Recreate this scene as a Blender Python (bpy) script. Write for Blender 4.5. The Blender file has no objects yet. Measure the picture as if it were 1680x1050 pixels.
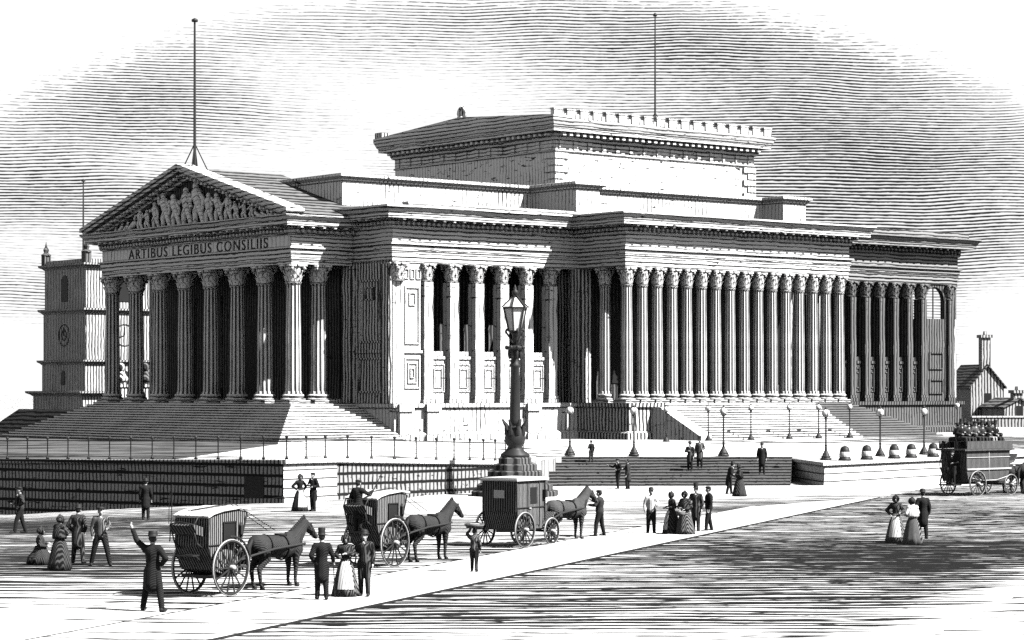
import bpy, math, random
from math import sin, cos, pi, sqrt, atan2, radians, floor
from mathutils import Vector, Matrix

random.seed(7)
scene = bpy.context.scene
COL = scene.collection
F, HC, YH = 3925.0, 5.5, 640.0          # focal length (in photo pixels), eye height (m), horizon row

# ------------------------------------------------------------------ mesh helpers
class MB:
    def __init__(s): s.v = []; s.f = []
    def add(s, vs, fs):
        n = len(s.v); s.v.extend(vs); s.f.extend([tuple(i + n for i in f) for f in fs])
    def box(s, x0, x1, y0, y1, z0, z1):
        s.add([(x0,y0,z0),(x1,y0,z0),(x1,y1,z0),(x0,y1,z0),(x0,y0,z1),(x1,y0,z1),(x1,y1,z1),(x0,y1,z1)],
              [(3,2,1,0),(4,5,6,7),(0,1,5,4),(1,2,6,5),(2,3,7,6),(3,0,4,7)])
    def prism(s, poly, z0, z1):
        n = len(poly)
        s.add([(x,y,z0) for x,y in poly] + [(x,y,z1) for x,y in poly],
              [tuple(range(n-1,-1,-1)), tuple(range(n,2*n))] + [(i,(i+1)%n,n+(i+1)%n,n+i) for i in range(n)])
    def extrude_xz(s, poly, y0, y1):
        n = len(poly)
        s.add([(x,y0,z) for x,z in poly] + [(x,y1,z) for x,z in poly],
              [tuple(range(n)), tuple(range(2*n-1,n-1,-1))] + [(i,n+i,n+(i+1)%n,(i+1)%n) for i in range(n)])
    def extrude_yz(s, poly, x0, x1):
        n = len(poly)
        s.add([(x0,y,z) for y,z in poly] + [(x1,y,z) for y,z in poly],
              [tuple(range(n-1,-1,-1)), tuple(range(n,2*n))] + [(i,(i+1)%n,n+(i+1)%n,n+i) for i in range(n)])
    def lathe(s, prof, n=16, c=(0,0), mod=None):
        vs = []
        for r, z in prof:
            for k in range(n):
                t = 2*pi*k/n
                rr = r*(mod(t, z) if mod else 1)
                vs.append((c[0]+rr*cos(t), c[1]+rr*sin(t), z))
        m = len(prof); fs = []
        for i in range(m-1):
            for k in range(n):
                fs.append((i*n+k, i*n+(k+1)%n, (i+1)*n+(k+1)%n, (i+1)*n+k))
        fs.append(tuple(range(n-1,-1,-1))); fs.append(tuple((m-1)*n+k for k in range(n)))
        s.add(vs, fs)
    def sweep(s, path, prof, closed=False):
        n = len(path); m = len(prof); vs = []
        def nrm(p, q):
            dx, dy = q[0]-p[0], q[1]-p[1]; l = sqrt(dx*dx+dy*dy) or 1
            return (dy/l, -dx/l)
        for i, p in enumerate(path):
            a = path[(i-1) % n] if (closed or i > 0) else None
            b = path[(i+1) % n] if (closed or i < n-1) else None
            n1 = nrm(a, p) if a else nrm(p, b); n2 = nrm(p, b) if b else n1
            d = 1 + n1[0]*n2[0] + n1[1]*n2[1]
            mx, my = (n1[0]+n2[0])/d, (n1[1]+n2[1])/d
            for o, z in prof: vs.append((p[0]+mx*o, p[1]+my*o, z))
        fs = []
        for i in range(n if closed else n-1):
            j = (i+1) % n
            for k in range(m-1): fs.append((i*m+k, j*m+k, j*m+k+1, i*m+k+1))
        if not closed:
            fs.append(tuple(range(m))); fs.append(tuple((n-1)*m+k for k in range(m-1,-1,-1)))
        s.add(vs, fs)
    def capsule(s, p0, p1, r0, r1=None, n=10, k=3):
        r1 = r0 if r1 is None else r1
        a, b = Vector(p0), Vector(p1); d = b-a; L = d.length
        d = d/L if L > 1e-6 else Vector((0,0,1))
        x = d.orthogonal().normalized(); y = d.cross(x)
        rings = []
        for i in range(k): t = pi/2*(1-i/k); rings.append((a - d*r0*sin(t), r0*cos(t)))
        rings.append((a, r0)); rings.append((b, r1))
        for i in range(1, k+1): t = pi/2*i/k; rings.append((b + d*r1*sin(t), r1*cos(t)))
        vs = []; fs = []
        for c, r in rings:
            r = max(r, 1e-4)
            for j in range(n):
                t = 2*pi*j/n; vs.append(tuple(c + x*(r*cos(t)) + y*(r*sin(t))))
        for i in range(len(rings)-1):
            for j in range(n): fs.append((i*n+j, i*n+(j+1)%n, (i+1)*n+(j+1)%n, (i+1)*n+j))
        fs.append(tuple(range(n-1,-1,-1))); q = (len(rings)-1)*n; fs.append(tuple(q+j for j in range(n)))
        s.add(vs, fs)
    def chain(s, pts, rs, n=10):
        for i in range(len(pts)-1): s.capsule(pts[i], pts[i+1], rs[i], rs[i+1], n)
    def bar(s, p0, p1, w, h=None):
        h = w if h is None else h
        a, b = Vector(p0), Vector(p1); d = (b-a).normalized()
        up = Vector((0,0,1)) if abs(d.z) < .95 else Vector((1,0,0))
        x = d.cross(up).normalized()*w/2; y = x.cross(d).normalized()*h/2
        vs = [tuple(q) for e in (a, b) for q in (e-x-y, e+x-y, e+x+y, e-x+y)]
        s.add(vs, [(3,2,1,0),(4,5,6,7),(0,1,5,4),(1,2,6,5),(2,3,7,6),(3,0,4,7)])
    def tube(s, pts, r, n=8):
        for i in range(len(pts)-1): s.capsule(pts[i], pts[i+1], r, r, n, 1)
    def ell(s, c, r, n=12, m=8, rot=None):
        vs = []; fs = []
        for i in range(m+1):
            t = pi*i/m; q = max(sin(t), 1e-3)
            for j in range(n):
                p = 2*pi*j/n; w = Vector((r[0]*q*cos(p), r[1]*q*sin(p), r[2]*cos(t)))
                if rot: w = rot @ w
                vs.append((c[0]+w.x, c[1]+w.y, c[2]+w.z))
        for i in range(m):
            for j in range(n): fs.append((i*n+(j+1)%n, i*n+j, (i+1)*n+j, (i+1)*n+(j+1)%n))
        fs.append(tuple(range(n))); fs.append(tuple(m*n+j for j in range(n-1,-1,-1)))
        s.add(vs, fs)
    def torus(s, c, R, r, axis='y', n=28, k=6, sq=1.0):
        vs = []; fs = []
        for i in range(n):
            t = 2*pi*i/n
            for j in range(k):
                p = 2*pi*j/k; q = R + r*cos(p); h = r*sq*sin(p)
                a, b = q*cos(t), q*sin(t)
                w = (a, h, b) if axis == 'y' else ((h, a, b) if axis == 'x' else (a, b, h))
                vs.append((c[0]+w[0], c[1]+w[1], c[2]+w[2]))
        for i in range(n):
            for j in range(k): fs.append((i*k+j, i*k+(j+1)%k, ((i+1)%n)*k+(j+1)%k, ((i+1)%n)*k+j))
        s.add(vs, fs)
    def xf(s, M, start=0):
        for i in range(start, len(s.v)): s.v[i] = tuple(M @ Vector(s.v[i]))
    def mesh(s, name):
        me = bpy.data.meshes.new(name); me.from_pydata(s.v, [], s.f); me.update(); me.validate()
        return me
    def build(s, name, mat, parent=None, smooth=False, mesh=None):
        me = mesh or s.mesh(name)
        return link(name, me, mat, parent, smooth)

def link(name, me, mat, parent=None, smooth=False):
    import bmesh
    if not me.get('done'):
        bm = bmesh.new(); bm.from_mesh(me); bmesh.ops.recalc_face_normals(bm, faces=bm.faces); bm.to_mesh(me); bm.free()
        me['done'] = 1
    if mat and not me.materials: me.materials.append(mat)
    if smooth: me.polygons.foreach_set('use_smooth', [True]*len(me.polygons))
    o = bpy.data.objects.new(name, me); COL.objects.link(o); o.parent = parent
    return o

def remesh(mb, voxel, name, extra=None, smooth_it=2):
    me = mb.mesh(name + '_tmp')
    o = bpy.data.objects.new('tmp', me); COL.objects.link(o)
    m = o.modifiers.new('r', 'REMESH'); m.mode = 'VOXEL'; m.voxel_size = voxel; m.use_smooth_shade = True
    m2 = o.modifiers.new('s', 'SMOOTH'); m2.factor = .5; m2.iterations = smooth_it
    dg = bpy.context.evaluated_depsgraph_get(); dg.update()
    out = bpy.data.meshes.new_from_object(o.evaluated_get(dg)); out.name = name
    bpy.data.objects.remove(o); bpy.data.meshes.remove(me)
    if extra:
        q = MB(); q.v = [tuple(v.co) for v in out.vertices]; q.f = [tuple(p.vertices) for p in out.polygons]
        q.add(extra.v, extra.f)
        bpy.data.meshes.remove(out); out = q.mesh(name)
    out['done'] = 1
    return out

def tag(o, label=None, cat=None, group=None, kind=None):
    if label: o['label'] = label
    if cat: o['category'] = cat
    if group: o['group'] = group
    if kind: o['kind'] = kind
    return o

def empty(name, loc=(0,0,0), rz=0.0, label=None, cat=None, group=None):
    o = bpy.data.objects.new(name, None); COL.objects.link(o); o.location = loc; o.rotation_euler = (0,0,rz)
    o.empty_display_size = .3
    return tag(o, label, cat, group)

def copy_tree(o, parent=None):
    c = o.copy(); COL.objects.link(c); c.parent = parent
    for ch in list(o.children): copy_tree(ch, c)
    return c

def at(px, py=None, D=None, z=0.0):
    """a point of the place seen at photo position px, py: on level z, or at distance D"""
    if D is None: D = (HC - z)*F/(py - YH)
    return Vector(((px-840)/F*D, D, z if py is None or True else 0))

# ------------------------------------------------------------------ node helpers
class NT:
    def __init__(s, tree): s.t = tree
    def val(s, sock, x):
        if isinstance(x, E): s.t.links.new(x.o, sock)
        else: sock.default_value = x
    def m(s, op, a, b=0.0, c=None, clamp=False):
        n = s.t.nodes.new('ShaderNodeMath'); n.operation = op; n.use_clamp = clamp
        s.val(n.inputs[0], a); s.val(n.inputs[1], b)
        if c is not None: s.val(n.inputs[2], c)
        return E(s, n.outputs[0])
    def noise(s, vec, scale, detail=2.0, rough=.5, dist=0.0):
        n = s.t.nodes.new('ShaderNodeTexNoise'); n.inputs['Scale'].default_value = scale
        n.inputs['Detail'].default_value = detail; n.inputs['Roughness'].default_value = rough; n.inputs['Distortion'].default_value = dist
        if vec is not None: s.t.links.new(vec.o, n.inputs['Vector'])
        return E(s, n.outputs[0])
    def comb(s, x, y, z):
        n = s.t.nodes.new('ShaderNodeCombineXYZ'); s.val(n.inputs[0], x); s.val(n.inputs[1], y); s.val(n.inputs[2], z)
        return E(s, n.outputs[0])
    def sep(s, v):
        n = s.t.nodes.new('ShaderNodeSeparateXYZ'); s.t.links.new(v.o, n.inputs[0])
        return [E(s, n.outputs[i]) for i in range(3)]
    def smooth(s, x, lo, hi):
        n = s.t.nodes.new('ShaderNodeMapRange'); n.interpolation_type = 'SMOOTHSTEP'
        s.val(n.inputs[0], x); s.val(n.inputs[1], lo); s.val(n.inputs[2], hi); n.inputs[3].default_value = 0; n.inputs[4].default_value = 1
        return E(s, n.outputs[0])
    def mix(s, f, a, b): return a + (b - a)*f if isinstance(a, E) or isinstance(b, E) else s.m('MULTIPLY_ADD', f, b-a, a)
class E:
    def __init__(s, nt, o): s.n = nt; s.o = o
    def __add__(s, b): return s.n.m('ADD', s, b)
    __radd__ = __add__
    def __sub__(s, b): return s.n.m('SUBTRACT', s, b)
    def __rsub__(s, b): return s.n.m('SUBTRACT', b, s)
    def __mul__(s, b): return s.n.m('MULTIPLY', s, b)
    __rmul__ = __mul__
    def __truediv__(s, b): return s.n.m('DIVIDE', s, b)
    def clamp(s): return s.n.m('ADD', s, 0.0, clamp=True)

def new_mat(name, rough=.85, spec=.15):
    m = bpy.data.materials.new(name); m.use_nodes = True
    t = m.node_tree; b = t.nodes['Principled BSDF']
    b.inputs['Roughness'].default_value = rough
    if 'Specular IOR Level' in b.inputs: b.inputs['Specular IOR Level'].default_value = spec
    return m, NT(t), b

def setcol(nt, b, v):
    n = nt.t.nodes.new('ShaderNodeCombineColor')
    for i in range(3): nt.val(n.inputs[i], v)
    nt.t.links.new(n.outputs[0], b.inputs['Base Color'])

def rule(nt, c, period, duty, soft=.22):
    """thin ruled lines across c: 1 on a line"""
    f = nt.m('FRACT', c/period)
    tri = nt.m('ABSOLUTE', f - .5)*2.0
    return 1.0 - nt.smooth(tri, duty - soft, duty + soft)

def edge_mask(nt, radius):
    n = nt.t.nodes.new('ShaderNodeBevel'); n.samples = 4; n.inputs['Radius'].default_value = radius
    g = nt.t.nodes.new('ShaderNodeNewGeometry')
    d = nt.t.nodes.new('ShaderNodeVectorMath'); d.operation = 'DOT_PRODUCT'
    nt.t.links.new(n.outputs[0], d.inputs[0]); nt.t.links.new(g.outputs['Normal'], d.inputs[1])
    return nt.smooth(1.0 - E(nt, d.outputs['Value']), .02, .12)

def ink(name, base, line, period, mode='wall', duty=.38, vary=.3, edge=0.0, rough=.85, course=0.0, spec=.1, nscale=.35, fleck=0.0, dash=0.0, cduty=.18):
    """surface tooled in fine lines: pale ground, darker grooves"""
    m, nt, b = new_mat(name, rough, spec)
    tc = nt.t.nodes.new('ShaderNodeTexCoord'); P = E(nt, tc.outputs['Object']); x, y, z = nt.sep(P)
    nz = nt.noise(P, nscale, 3, .6); nf = nt.noise(P, 1.0/period*.5, 2, .6)
    if mode == 'wall': c = x + y
    elif mode == 'level': c = z
    elif mode == 'steps': c = z + .5*period
    elif mode == 'diag': c = (x + y)*.7 + z*.7
    elif mode == 'x': c = x
    elif mode == 'flute': c = nt.m('ARCTAN2', y, x)*(12/(2*pi))
    else: c = y
    if mode == 'steps': c = c + (nf - .5)*period*.25
    elif mode != 'flute': c = c + (nz - .5)*period*1.1 + (nf - .5)*period*.35
    d = duty + (nz - .5)*vary*2 + (nf - .5)*vary
    L = rule(nt, c, period, d)
    if course:
        zz = z + (nf - .5)*.06
        L = nt.m('MAXIMUM', L, rule(nt, zz, course, cduty, .08))
    if dash:
        dn = nt.noise(nt.comb((x + y)*1.1, (x - y)*.3, z*5.0), 1.0, 3, .7)
        L = nt.m('MAXIMUM', L, nt.smooth(dn, .70 - dash, .745 - dash))
    if fleck:
        fl = nt.smooth(nt.noise(P, fleck, 2, .7), .60, .66)
        L = nt.m('MAXIMUM', L, fl)
    v = nt.mix(L, base, line)
    if edge: v = nt.mix(edge_mask(nt, edge), v, .015)
    setcol(nt, b, v)
    return m

def plain(name, v, var=.25, scale=3.0, rough=.7, spec=.2):
    m, nt, b = new_mat(name, rough, spec)
    tc = nt.t.nodes.new('ShaderNodeTexCoord'); n = nt.noise(E(nt, tc.outputs['Object']), scale, 3, .6)
    setcol(nt, b, n*(2*v*var) + v*(1-var))
    return m

M = {}
M['stone'] = ink('tooled_limestone', .72, .03, .33, 'wall', .50, .16, edge=.08, dash=0.07)
M['white_stone'] = ink('clean_limestone', .78, .04, .38, 'wall', .16, .42, edge=.08, dash=0.08)
M['coursed_stone'] = ink('coursed_limestone', .78, .035, .36, 'wall', .10, .30, edge=.10, dash=.10)
M['moulding'] = ink('moulded_limestone', .74, .04, .27, 'level', .30, .36, edge=.06, dash=0.07)
M['dark_stone'] = ink('dark_and_shade_limestone', .15, .025, .31, 'wall', .52, .35, edge=.05, dash=0.07)  # north wing's shade put into the stone colour; plain dark stone elsewhere
M['shade_mould'] = ink('painted_shade_moulding', .30, .025, .27, 'level', .46, .35, edge=.06)  # darker copy of the moulding, painting the north wing's shade
M['back_wall'] = ink('painted_shade_inner_wall', .12, .018, .33, 'wall', .6, .35, fleck=2.5)  # dark tone puts the recess shade into the wall colour
M['shaft'] = ink('fluted_column_stone', .72, .035, 1.0, 'flute', .46, .34)
M['shade_shaft'] = ink('painted_shade_column_stone', .16, .025, 1.0, 'flute', .5, .3)  # darker copy of the shaft stone, shade painted in
M['shade_capital'] = ink('painted_shade_capital', .22, .02, .2, 'diag', .3, .4, edge=.06)  # darker copy of the capital stone for the painted north wing shade
M['capital'] = ink('carved_capital_stone', .78, .035, .2, 'diag', .14, .4, edge=.09, fleck=5.0)
M['step'] = ink('stone_steps', .74, .03, .17, 'steps', .42, .35, edge=.04)
M['shade_step'] = ink('painted_shade_stone_steps', .17, .03, .17, 'steps', .45, .35, edge=.03)  # darker copy of the step stone, shade painted into its colour
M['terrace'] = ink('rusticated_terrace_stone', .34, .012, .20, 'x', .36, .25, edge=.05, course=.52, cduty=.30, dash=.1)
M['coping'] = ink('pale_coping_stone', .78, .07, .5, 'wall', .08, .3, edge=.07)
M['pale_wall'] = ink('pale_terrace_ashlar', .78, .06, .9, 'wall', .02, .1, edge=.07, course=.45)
M['setts'] = ink('dark_granite_setts', .15, .018, .145, 'level', .5, .35, edge=.03, fleck=3.0)
M['slate'] = ink('slate_roof', .17, .02, .30, 'level', .48, .25)
M['lead'] = ink('lead_roof', .25, .03, .3, 'wall', .45, .3)
M['brick'] = ink('weathered_brick', .50, .04, .32, 'wall', .46, .3, edge=.07)
M['tympanum'] = ink('dark_tympanum_stone', .08, .015, .33, 'wall', .5, .2)  # darker than the relief so the figures stand out
M['iron'] = plain('black_cast_iron', .02, .4, 4, .55, .3)
M['ink_black'] = plain('black_lacquer', .018, .4, 5, .6, .2)
M['coach'] = ink('panelled_coachwork', .24, .012, .085, 'wall', .62, .15, edge=.02)
M['coach_dark'] = ink('dark_coachwork', .17, .010, .10, 'wall', .58, .2, edge=0)
M['cab_roof'] = plain('pale_canvas_roof', .55, .15, 6)
M['wheel'] = plain('painted_wheel_wood', .03, .4, 5)
M['wheel_light'] = plain('worn_pale_rim', .45, .3, 5)
M['void'] = plain('dark_opening', .012, .3, 1)
M['glass_globe'] = plain('opal_glass', .8, .05, 2, .25, .5)
M['lantern_glass'] = plain('clear_lantern_glass', .7, .1, 2, .2, .5)
M['skin'] = plain('skin', .42, .1, 8)
M['hair'] = plain('dark_hair', .02, .3, 20)
M['cloth_black'] = ink('black_wool', .03, .008, .045, 'diag', .66, .3)
M['cloth_dark'] = ink('dark_striped_wool', .08, .008, .05, 'wall', .6, .3)
M['cloth_grey'] = ink('grey_tweed', .17, .012, .045, 'wall', .55, .3)
M['cloth_pale'] = ink('pale_linen', .68, .03, .09, 'wall', .18, .3)
M['straw'] = ink('wicker_basket', .3, .02, .05, 'level', .45, .2)
M['hide'] = ink('bay_horse_coat', .065, .012, .05, 'diag', .6, .3)
M['hide_grey'] = ink('dapple_horse_coat', .12, .014, .05, 'diag', .55, .3)
M['leather'] = plain('black_harness_leather', .012, .3, 8)
M['pale_glass'] = plain('pale_window_blind', .85, .05, 2)
M['relief'] = ink('carved_relief_stone', .80, .05, .22, 'diag', .12, .35, edge=.05)
M['letter'] = plain('bronze_black_lettering', .008, .2, 4)

# ground and road surfaces
def ground_mat(name, base, inkv, patches, density, per=.9, fine=0.0, wob=1.0, fade=False, amp=1.0):
    m, nt, b = new_mat(name, .95, .05)
    tc = nt.t.nodes.new('ShaderNodeTexCoord'); P = E(nt, tc.outputs['Object']); x, y, z = nt.sep(P)
    n1 = nt.noise(nt.comb(x*.10, y*.55, 0.0), 1.0, 3, .6)
    n2 = nt.noise(nt.comb(x*.9, y*2.2, 0.0), 1.0, 3, .65)
    n3 = nt.noise(nt.comb(x*.03, y*.03, 0.0), 1.0, 2, .5)
    d = density + (n1 - .5)*(.9*amp) + (n2 - .5)*(.85*amp)
    if patches is not None:
        for (cx, cy, rx, ry, w) in patches:
            u = (x - cx)/rx; v = (y - cy)/ry
            g = nt.m('EXPONENT', (u*u + v*v)*-1.0)
            d = d + g*w
    if fade:      # the rutted surface breaks up towards its near side
        ex = x - ((y - 57.6)*.405 + 10.8) + (n1 - .5)*9.0
        d = d - nt.smooth(ex, -2.5, 1.6)*1.3
        d = d - (1.0 - nt.smooth(y + (n1 - .5)*5.0, 50.0, 57.5))*.75
    c = y*1.0 + (n1 - .5)*per*3.2*wob + (n3 - .5)*per*4 + (n2 - .5)*per*.5
    L = rule(nt, c, per, d, .2)
    if fine:
        L = nt.m('MAXIMUM', L, nt.smooth(n2 + d*.35, .80, .9))
    setcol(nt, b, nt.mix(L, base, inkv))
    return m
M['ground'] = ground_mat('pale_street_ground', .60, .016,
    [(-20,98,14,12,.5),(-15,76,9,9,.5),(-30,108,14,12,.3),(-4,48,60,6.5,-.7),(14,110,11,7,.36),(0,84,8,6,.22),(26,112,16,8,.3),(-2,112,9,6,-.35),(-15,57,10,5,-.4),(18,64,9,13,-.25),(-4,88,6,4,-.3),(-6,72,3,4,-.25)], .47, .92, amp=.8)
M['road'] = ground_mat('dark_rutted_road', .60, .011,
    [(12,76,7,6,.34),(16.5,84,9,5,.30),(6,66,7,4,.10),(22,104,14,9,.10),(3,72,5,6,-.12),(8,60,6,3,-.1)], .72, .74, fine=1.0, fade=True, amp=.75)
M['pavement'] = ground_mat('worn_white_pavement', .62, .05, [(-6,55,6,6,.3),(4,100,8,14,.12)], -.06, 1.3)
M['plateau'] = ground_mat('pale_flagged_plateau', .64, .06, [(-2,152,9,7,.25),(14,152,16,5,-.4),(36,172,13,10,.75)], .24, 3.0)
M['shade_flags'] = ground_mat('painted_shade_flags', .13, .018, None, .5, 2.2)  # dark colour paints the building's shade on the terrace

# ------------------------------------------------------------------ world, sun, camera
SUN_H = Vector((.890, -.455)).normalized(); SUN_EL = radians(47)
w = bpy.data.worlds.new('World'); scene.world = w; w.use_nodes = True
wt = NT(w.node_tree); bg = w.node_tree.nodes['Background']
tc = w.node_tree.nodes.new('ShaderNodeTexCoord'); G = E(wt, tc.outputs['Generated']); gx, gy, gz = wt.sep(G)
az = wt.m('ARCTAN2', gx, gy)*1000.0; el = wt.m('ARCSINE', gz)*1000.0      # milliradians
sky = w.node_tree.nodes.new('ShaderNodeTexSky'); sky.sky_type = 'NISHITA'; sky.sun_disc = False
sky.sun_elevation = SUN_EL; sky.sun_rotation = atan2(SUN_H.x, SUN_H.y)
bw = w.node_tree.nodes.new('ShaderNodeRGBToBW'); w.node_tree.links.new(sky.outputs[0], bw.inputs[0]); NIS = E(wt, bw.outputs[0])
SV = wt.comb(az*.012, el*.03, 0.0)
n_a = wt.noise(SV, 1.0, 3, .6); n_b = wt.noise(wt.comb(az*.16, el*.9, 3.0), 1.0, 3, .7)
n_c = wt.noise(wt.comb(az*.03, el*.10, 7.0), 1.0, 2, .5)
def S(px, py): return ((px-840)/F*1000, (YH-py)/F*1000)
den = .29 + (n_a - .5)*.5 + (n_b - .5)*1.0
for (px, py, rx, ry, wgt) in [
    (690,160,260,62,-.55), (520,250,190,38,-.35), (420,120,120,40,-.15), (60,410,150,40,-.40), (30,590,150,85,-.8), (1650,560,95,120,-.75),
    (1430,290,270,140,.32), (1080,90,300,90,.22), (280,170,240,80,.18), (1620,420,90,60,.2), (110,320,140,60,.22), (60,500,90,35,.3), (200,560,60,90,-.5), (0,590,110,25,.30), (330,270,120,25,-.3), (540,290,120,25,-.3)]:
    cx, cy = S(px, py); u = (az - cx)/(rx/F*1000); v = (el - cy)/(ry/F*1000)
    den = den + wt.m('EXPONENT', (u*u + v*v)*-1.0)*wgt
u = az/(1120/F*1000); v = el/(640/F*1000)
oval = u*u + v*v + (n_a - .5)*.25 + (n_b - .5)*.6
den = den - wt.smooth(oval, .95, 1.14)*.9
n_d2 = wt.noise(wt.comb(az*.0065, el*.013, 11.0), 1.0, 2, .5)
lines = rule(wt, el + (n_d2 - .5)*13.0 + (n_c - .5)*1.5 + (n_b - .5)*.35 + az*.012, 1.25, den, .22)
near = wt.mix(lines, .37, .012)
up = wt.smooth(el, 185.0, 300.0)
radiance = wt.mix(up, near, NIS*.034)
below = wt.smooth(el, -8.0, -2.0)
setn = w.node_tree.nodes.new('ShaderNodeCombineColor')
for i in range(3): wt.val(setn.inputs[i], radiance)
w.node_tree.links.new(setn.outputs[0], bg.inputs['Color']); bg.inputs['Strength'].default_value = 1.0

sl = bpy.data.lights.new('sun', 'SUN'); sl.energy = 4.6; sl.angle = radians(.5); sl.color = (1, .995, .985)
so = bpy.data.objects.new('sun', sl); COL.objects.link(so); so.location = (200, -80, 200)
so.rotation_euler = Vector((-SUN_H.x*cos(SUN_EL), -SUN_H.y*cos(SUN_EL), -sin(SUN_EL))).to_track_quat('-Z', 'Y').to_euler()

cd = bpy.data.cameras.new('camera'); cd.sensor_width = 36; cd.lens = 36*F/1680; cd.shift_y = (YH-525)/1680
cd.clip_end = 5000; cd.clip_start = .5
co = bpy.data.objects.new('camera', cd); COL.objects.link(co); co.location = (0,0,HC); co.rotation_euler = (pi/2,0,0)
scene.camera = co
vs = scene.view_settings; vs.view_transform = 'Standard'; vs.look = 'None'; vs.gamma = 1; vs.use_curve_mapping = False; vs.exposure = 1.5
scene.cycles.max_bounces = 4; scene.cycles.diffuse_bounces = 0; scene.cycles.glossy_bounces = 1
scene.cycles.use_denoising = False

# ------------------------------------------------------------------ people and horses (built first, while the scene is light)
def hat_mb(kind):
    m = MB()
    if kind == 'top': m.lathe([(.15,0),(.155,.01),(.10,.012),(.092,.06),(.10,.19),(.095,.2)], 16)
    elif kind == 'bowler': m.lathe([(.14,0),(.145,.012),(.10,.014),(.102,.07),(.085,.11),(.05,.13),(.01,.135)], 16)
    elif kind == 'wide': m.lathe([(.235,.0),(.24,.012),(.11,.016),(.106,.07),(.10,.12),(.05,.135),(.01,.135)], 16)
    elif kind == 'cap':
        m.lathe([(.102,0),(.112,.03),(.105,.06),(.05,.075),(.01,.075)], 16); m.ell((.10,0,.005), (.07,.07,.012), 10, 4)
    elif kind == 'bonnet':
        m.ell((-.02,0,.0), (.13,.125,.13), 14, 8); m.torus((.05,0,-.01), .115, .028, 'x', 16, 6)
        m.ell((-.02,.0,.12), (.05,.05,.05), 8, 5)
    return m

def hand(mb, wrist, d, side, k):
    """palm direction d; four fingers of different length, a thumb from the side of the palm"""
    w = Vector(wrist); d = Vector(d).normalized(); s = d.orthogonal().normalized()
    if abs(d.x) < .9:
        s = Vector((1,0,0)); s = (s - d*s.dot(d)).normalized()
    n = d.cross(s)*side
    e = MB()
    for i, (o, L) in enumerate([(-.03,.07),(-.010,.082),(.010,.078),(.028,.06)]):
        p0 = w + d*.08*k - s*o*k; p1 = p0 + d*L*.5*k - n*.008*k; p2 = p1 + d*L*.45*k - n*.025*k
        e.chain([p0,p1,p2], [.0095*k,.009*k,.007*k], 6)
    t0 = w + d*.03*k + s*.028*k; t1 = t0 + d*.03*k + s*.03*k; t2 = t1 + d*.03*k - n*.01*k
    e.chain([t0,t1,t2], [.012*k,.011*k,.009*k], 6)
    mb.add(e.v, e.f)
    return w + d*.05*k

ARM = {  # elbow, wrist for the left (+y) arm, standing figure of 1.72 m
    'down': ((-.03,.25,1.14), (.05,.24,.89)), 'bent': ((-.05,.28,1.16), (.2,.18,1.12)), 'hip': ((-.08,.36,1.2), (.05,.2,1.05)),
    'up': ((.05,.40,1.58), (.08,.52,1.84)), 'fold': ((.05,.27,1.18), (.24,.03,1.22)), 'out': ((.16,.30,1.28), (.42,.32,1.36)),
    'cane': ((.0,.28,1.16), (.22,.32,.98)), 'head': ((.12,.33,1.52), (.08,.16,1.74)), 'pocket': ((-.08,.29,1.16), (.06,.2,.98)),
    'rein': ((.08,.30,1.2), (.38,.14,1.2)), 'basket': ((.02,.29,1.15), (.27,.12,1.05))}

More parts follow.
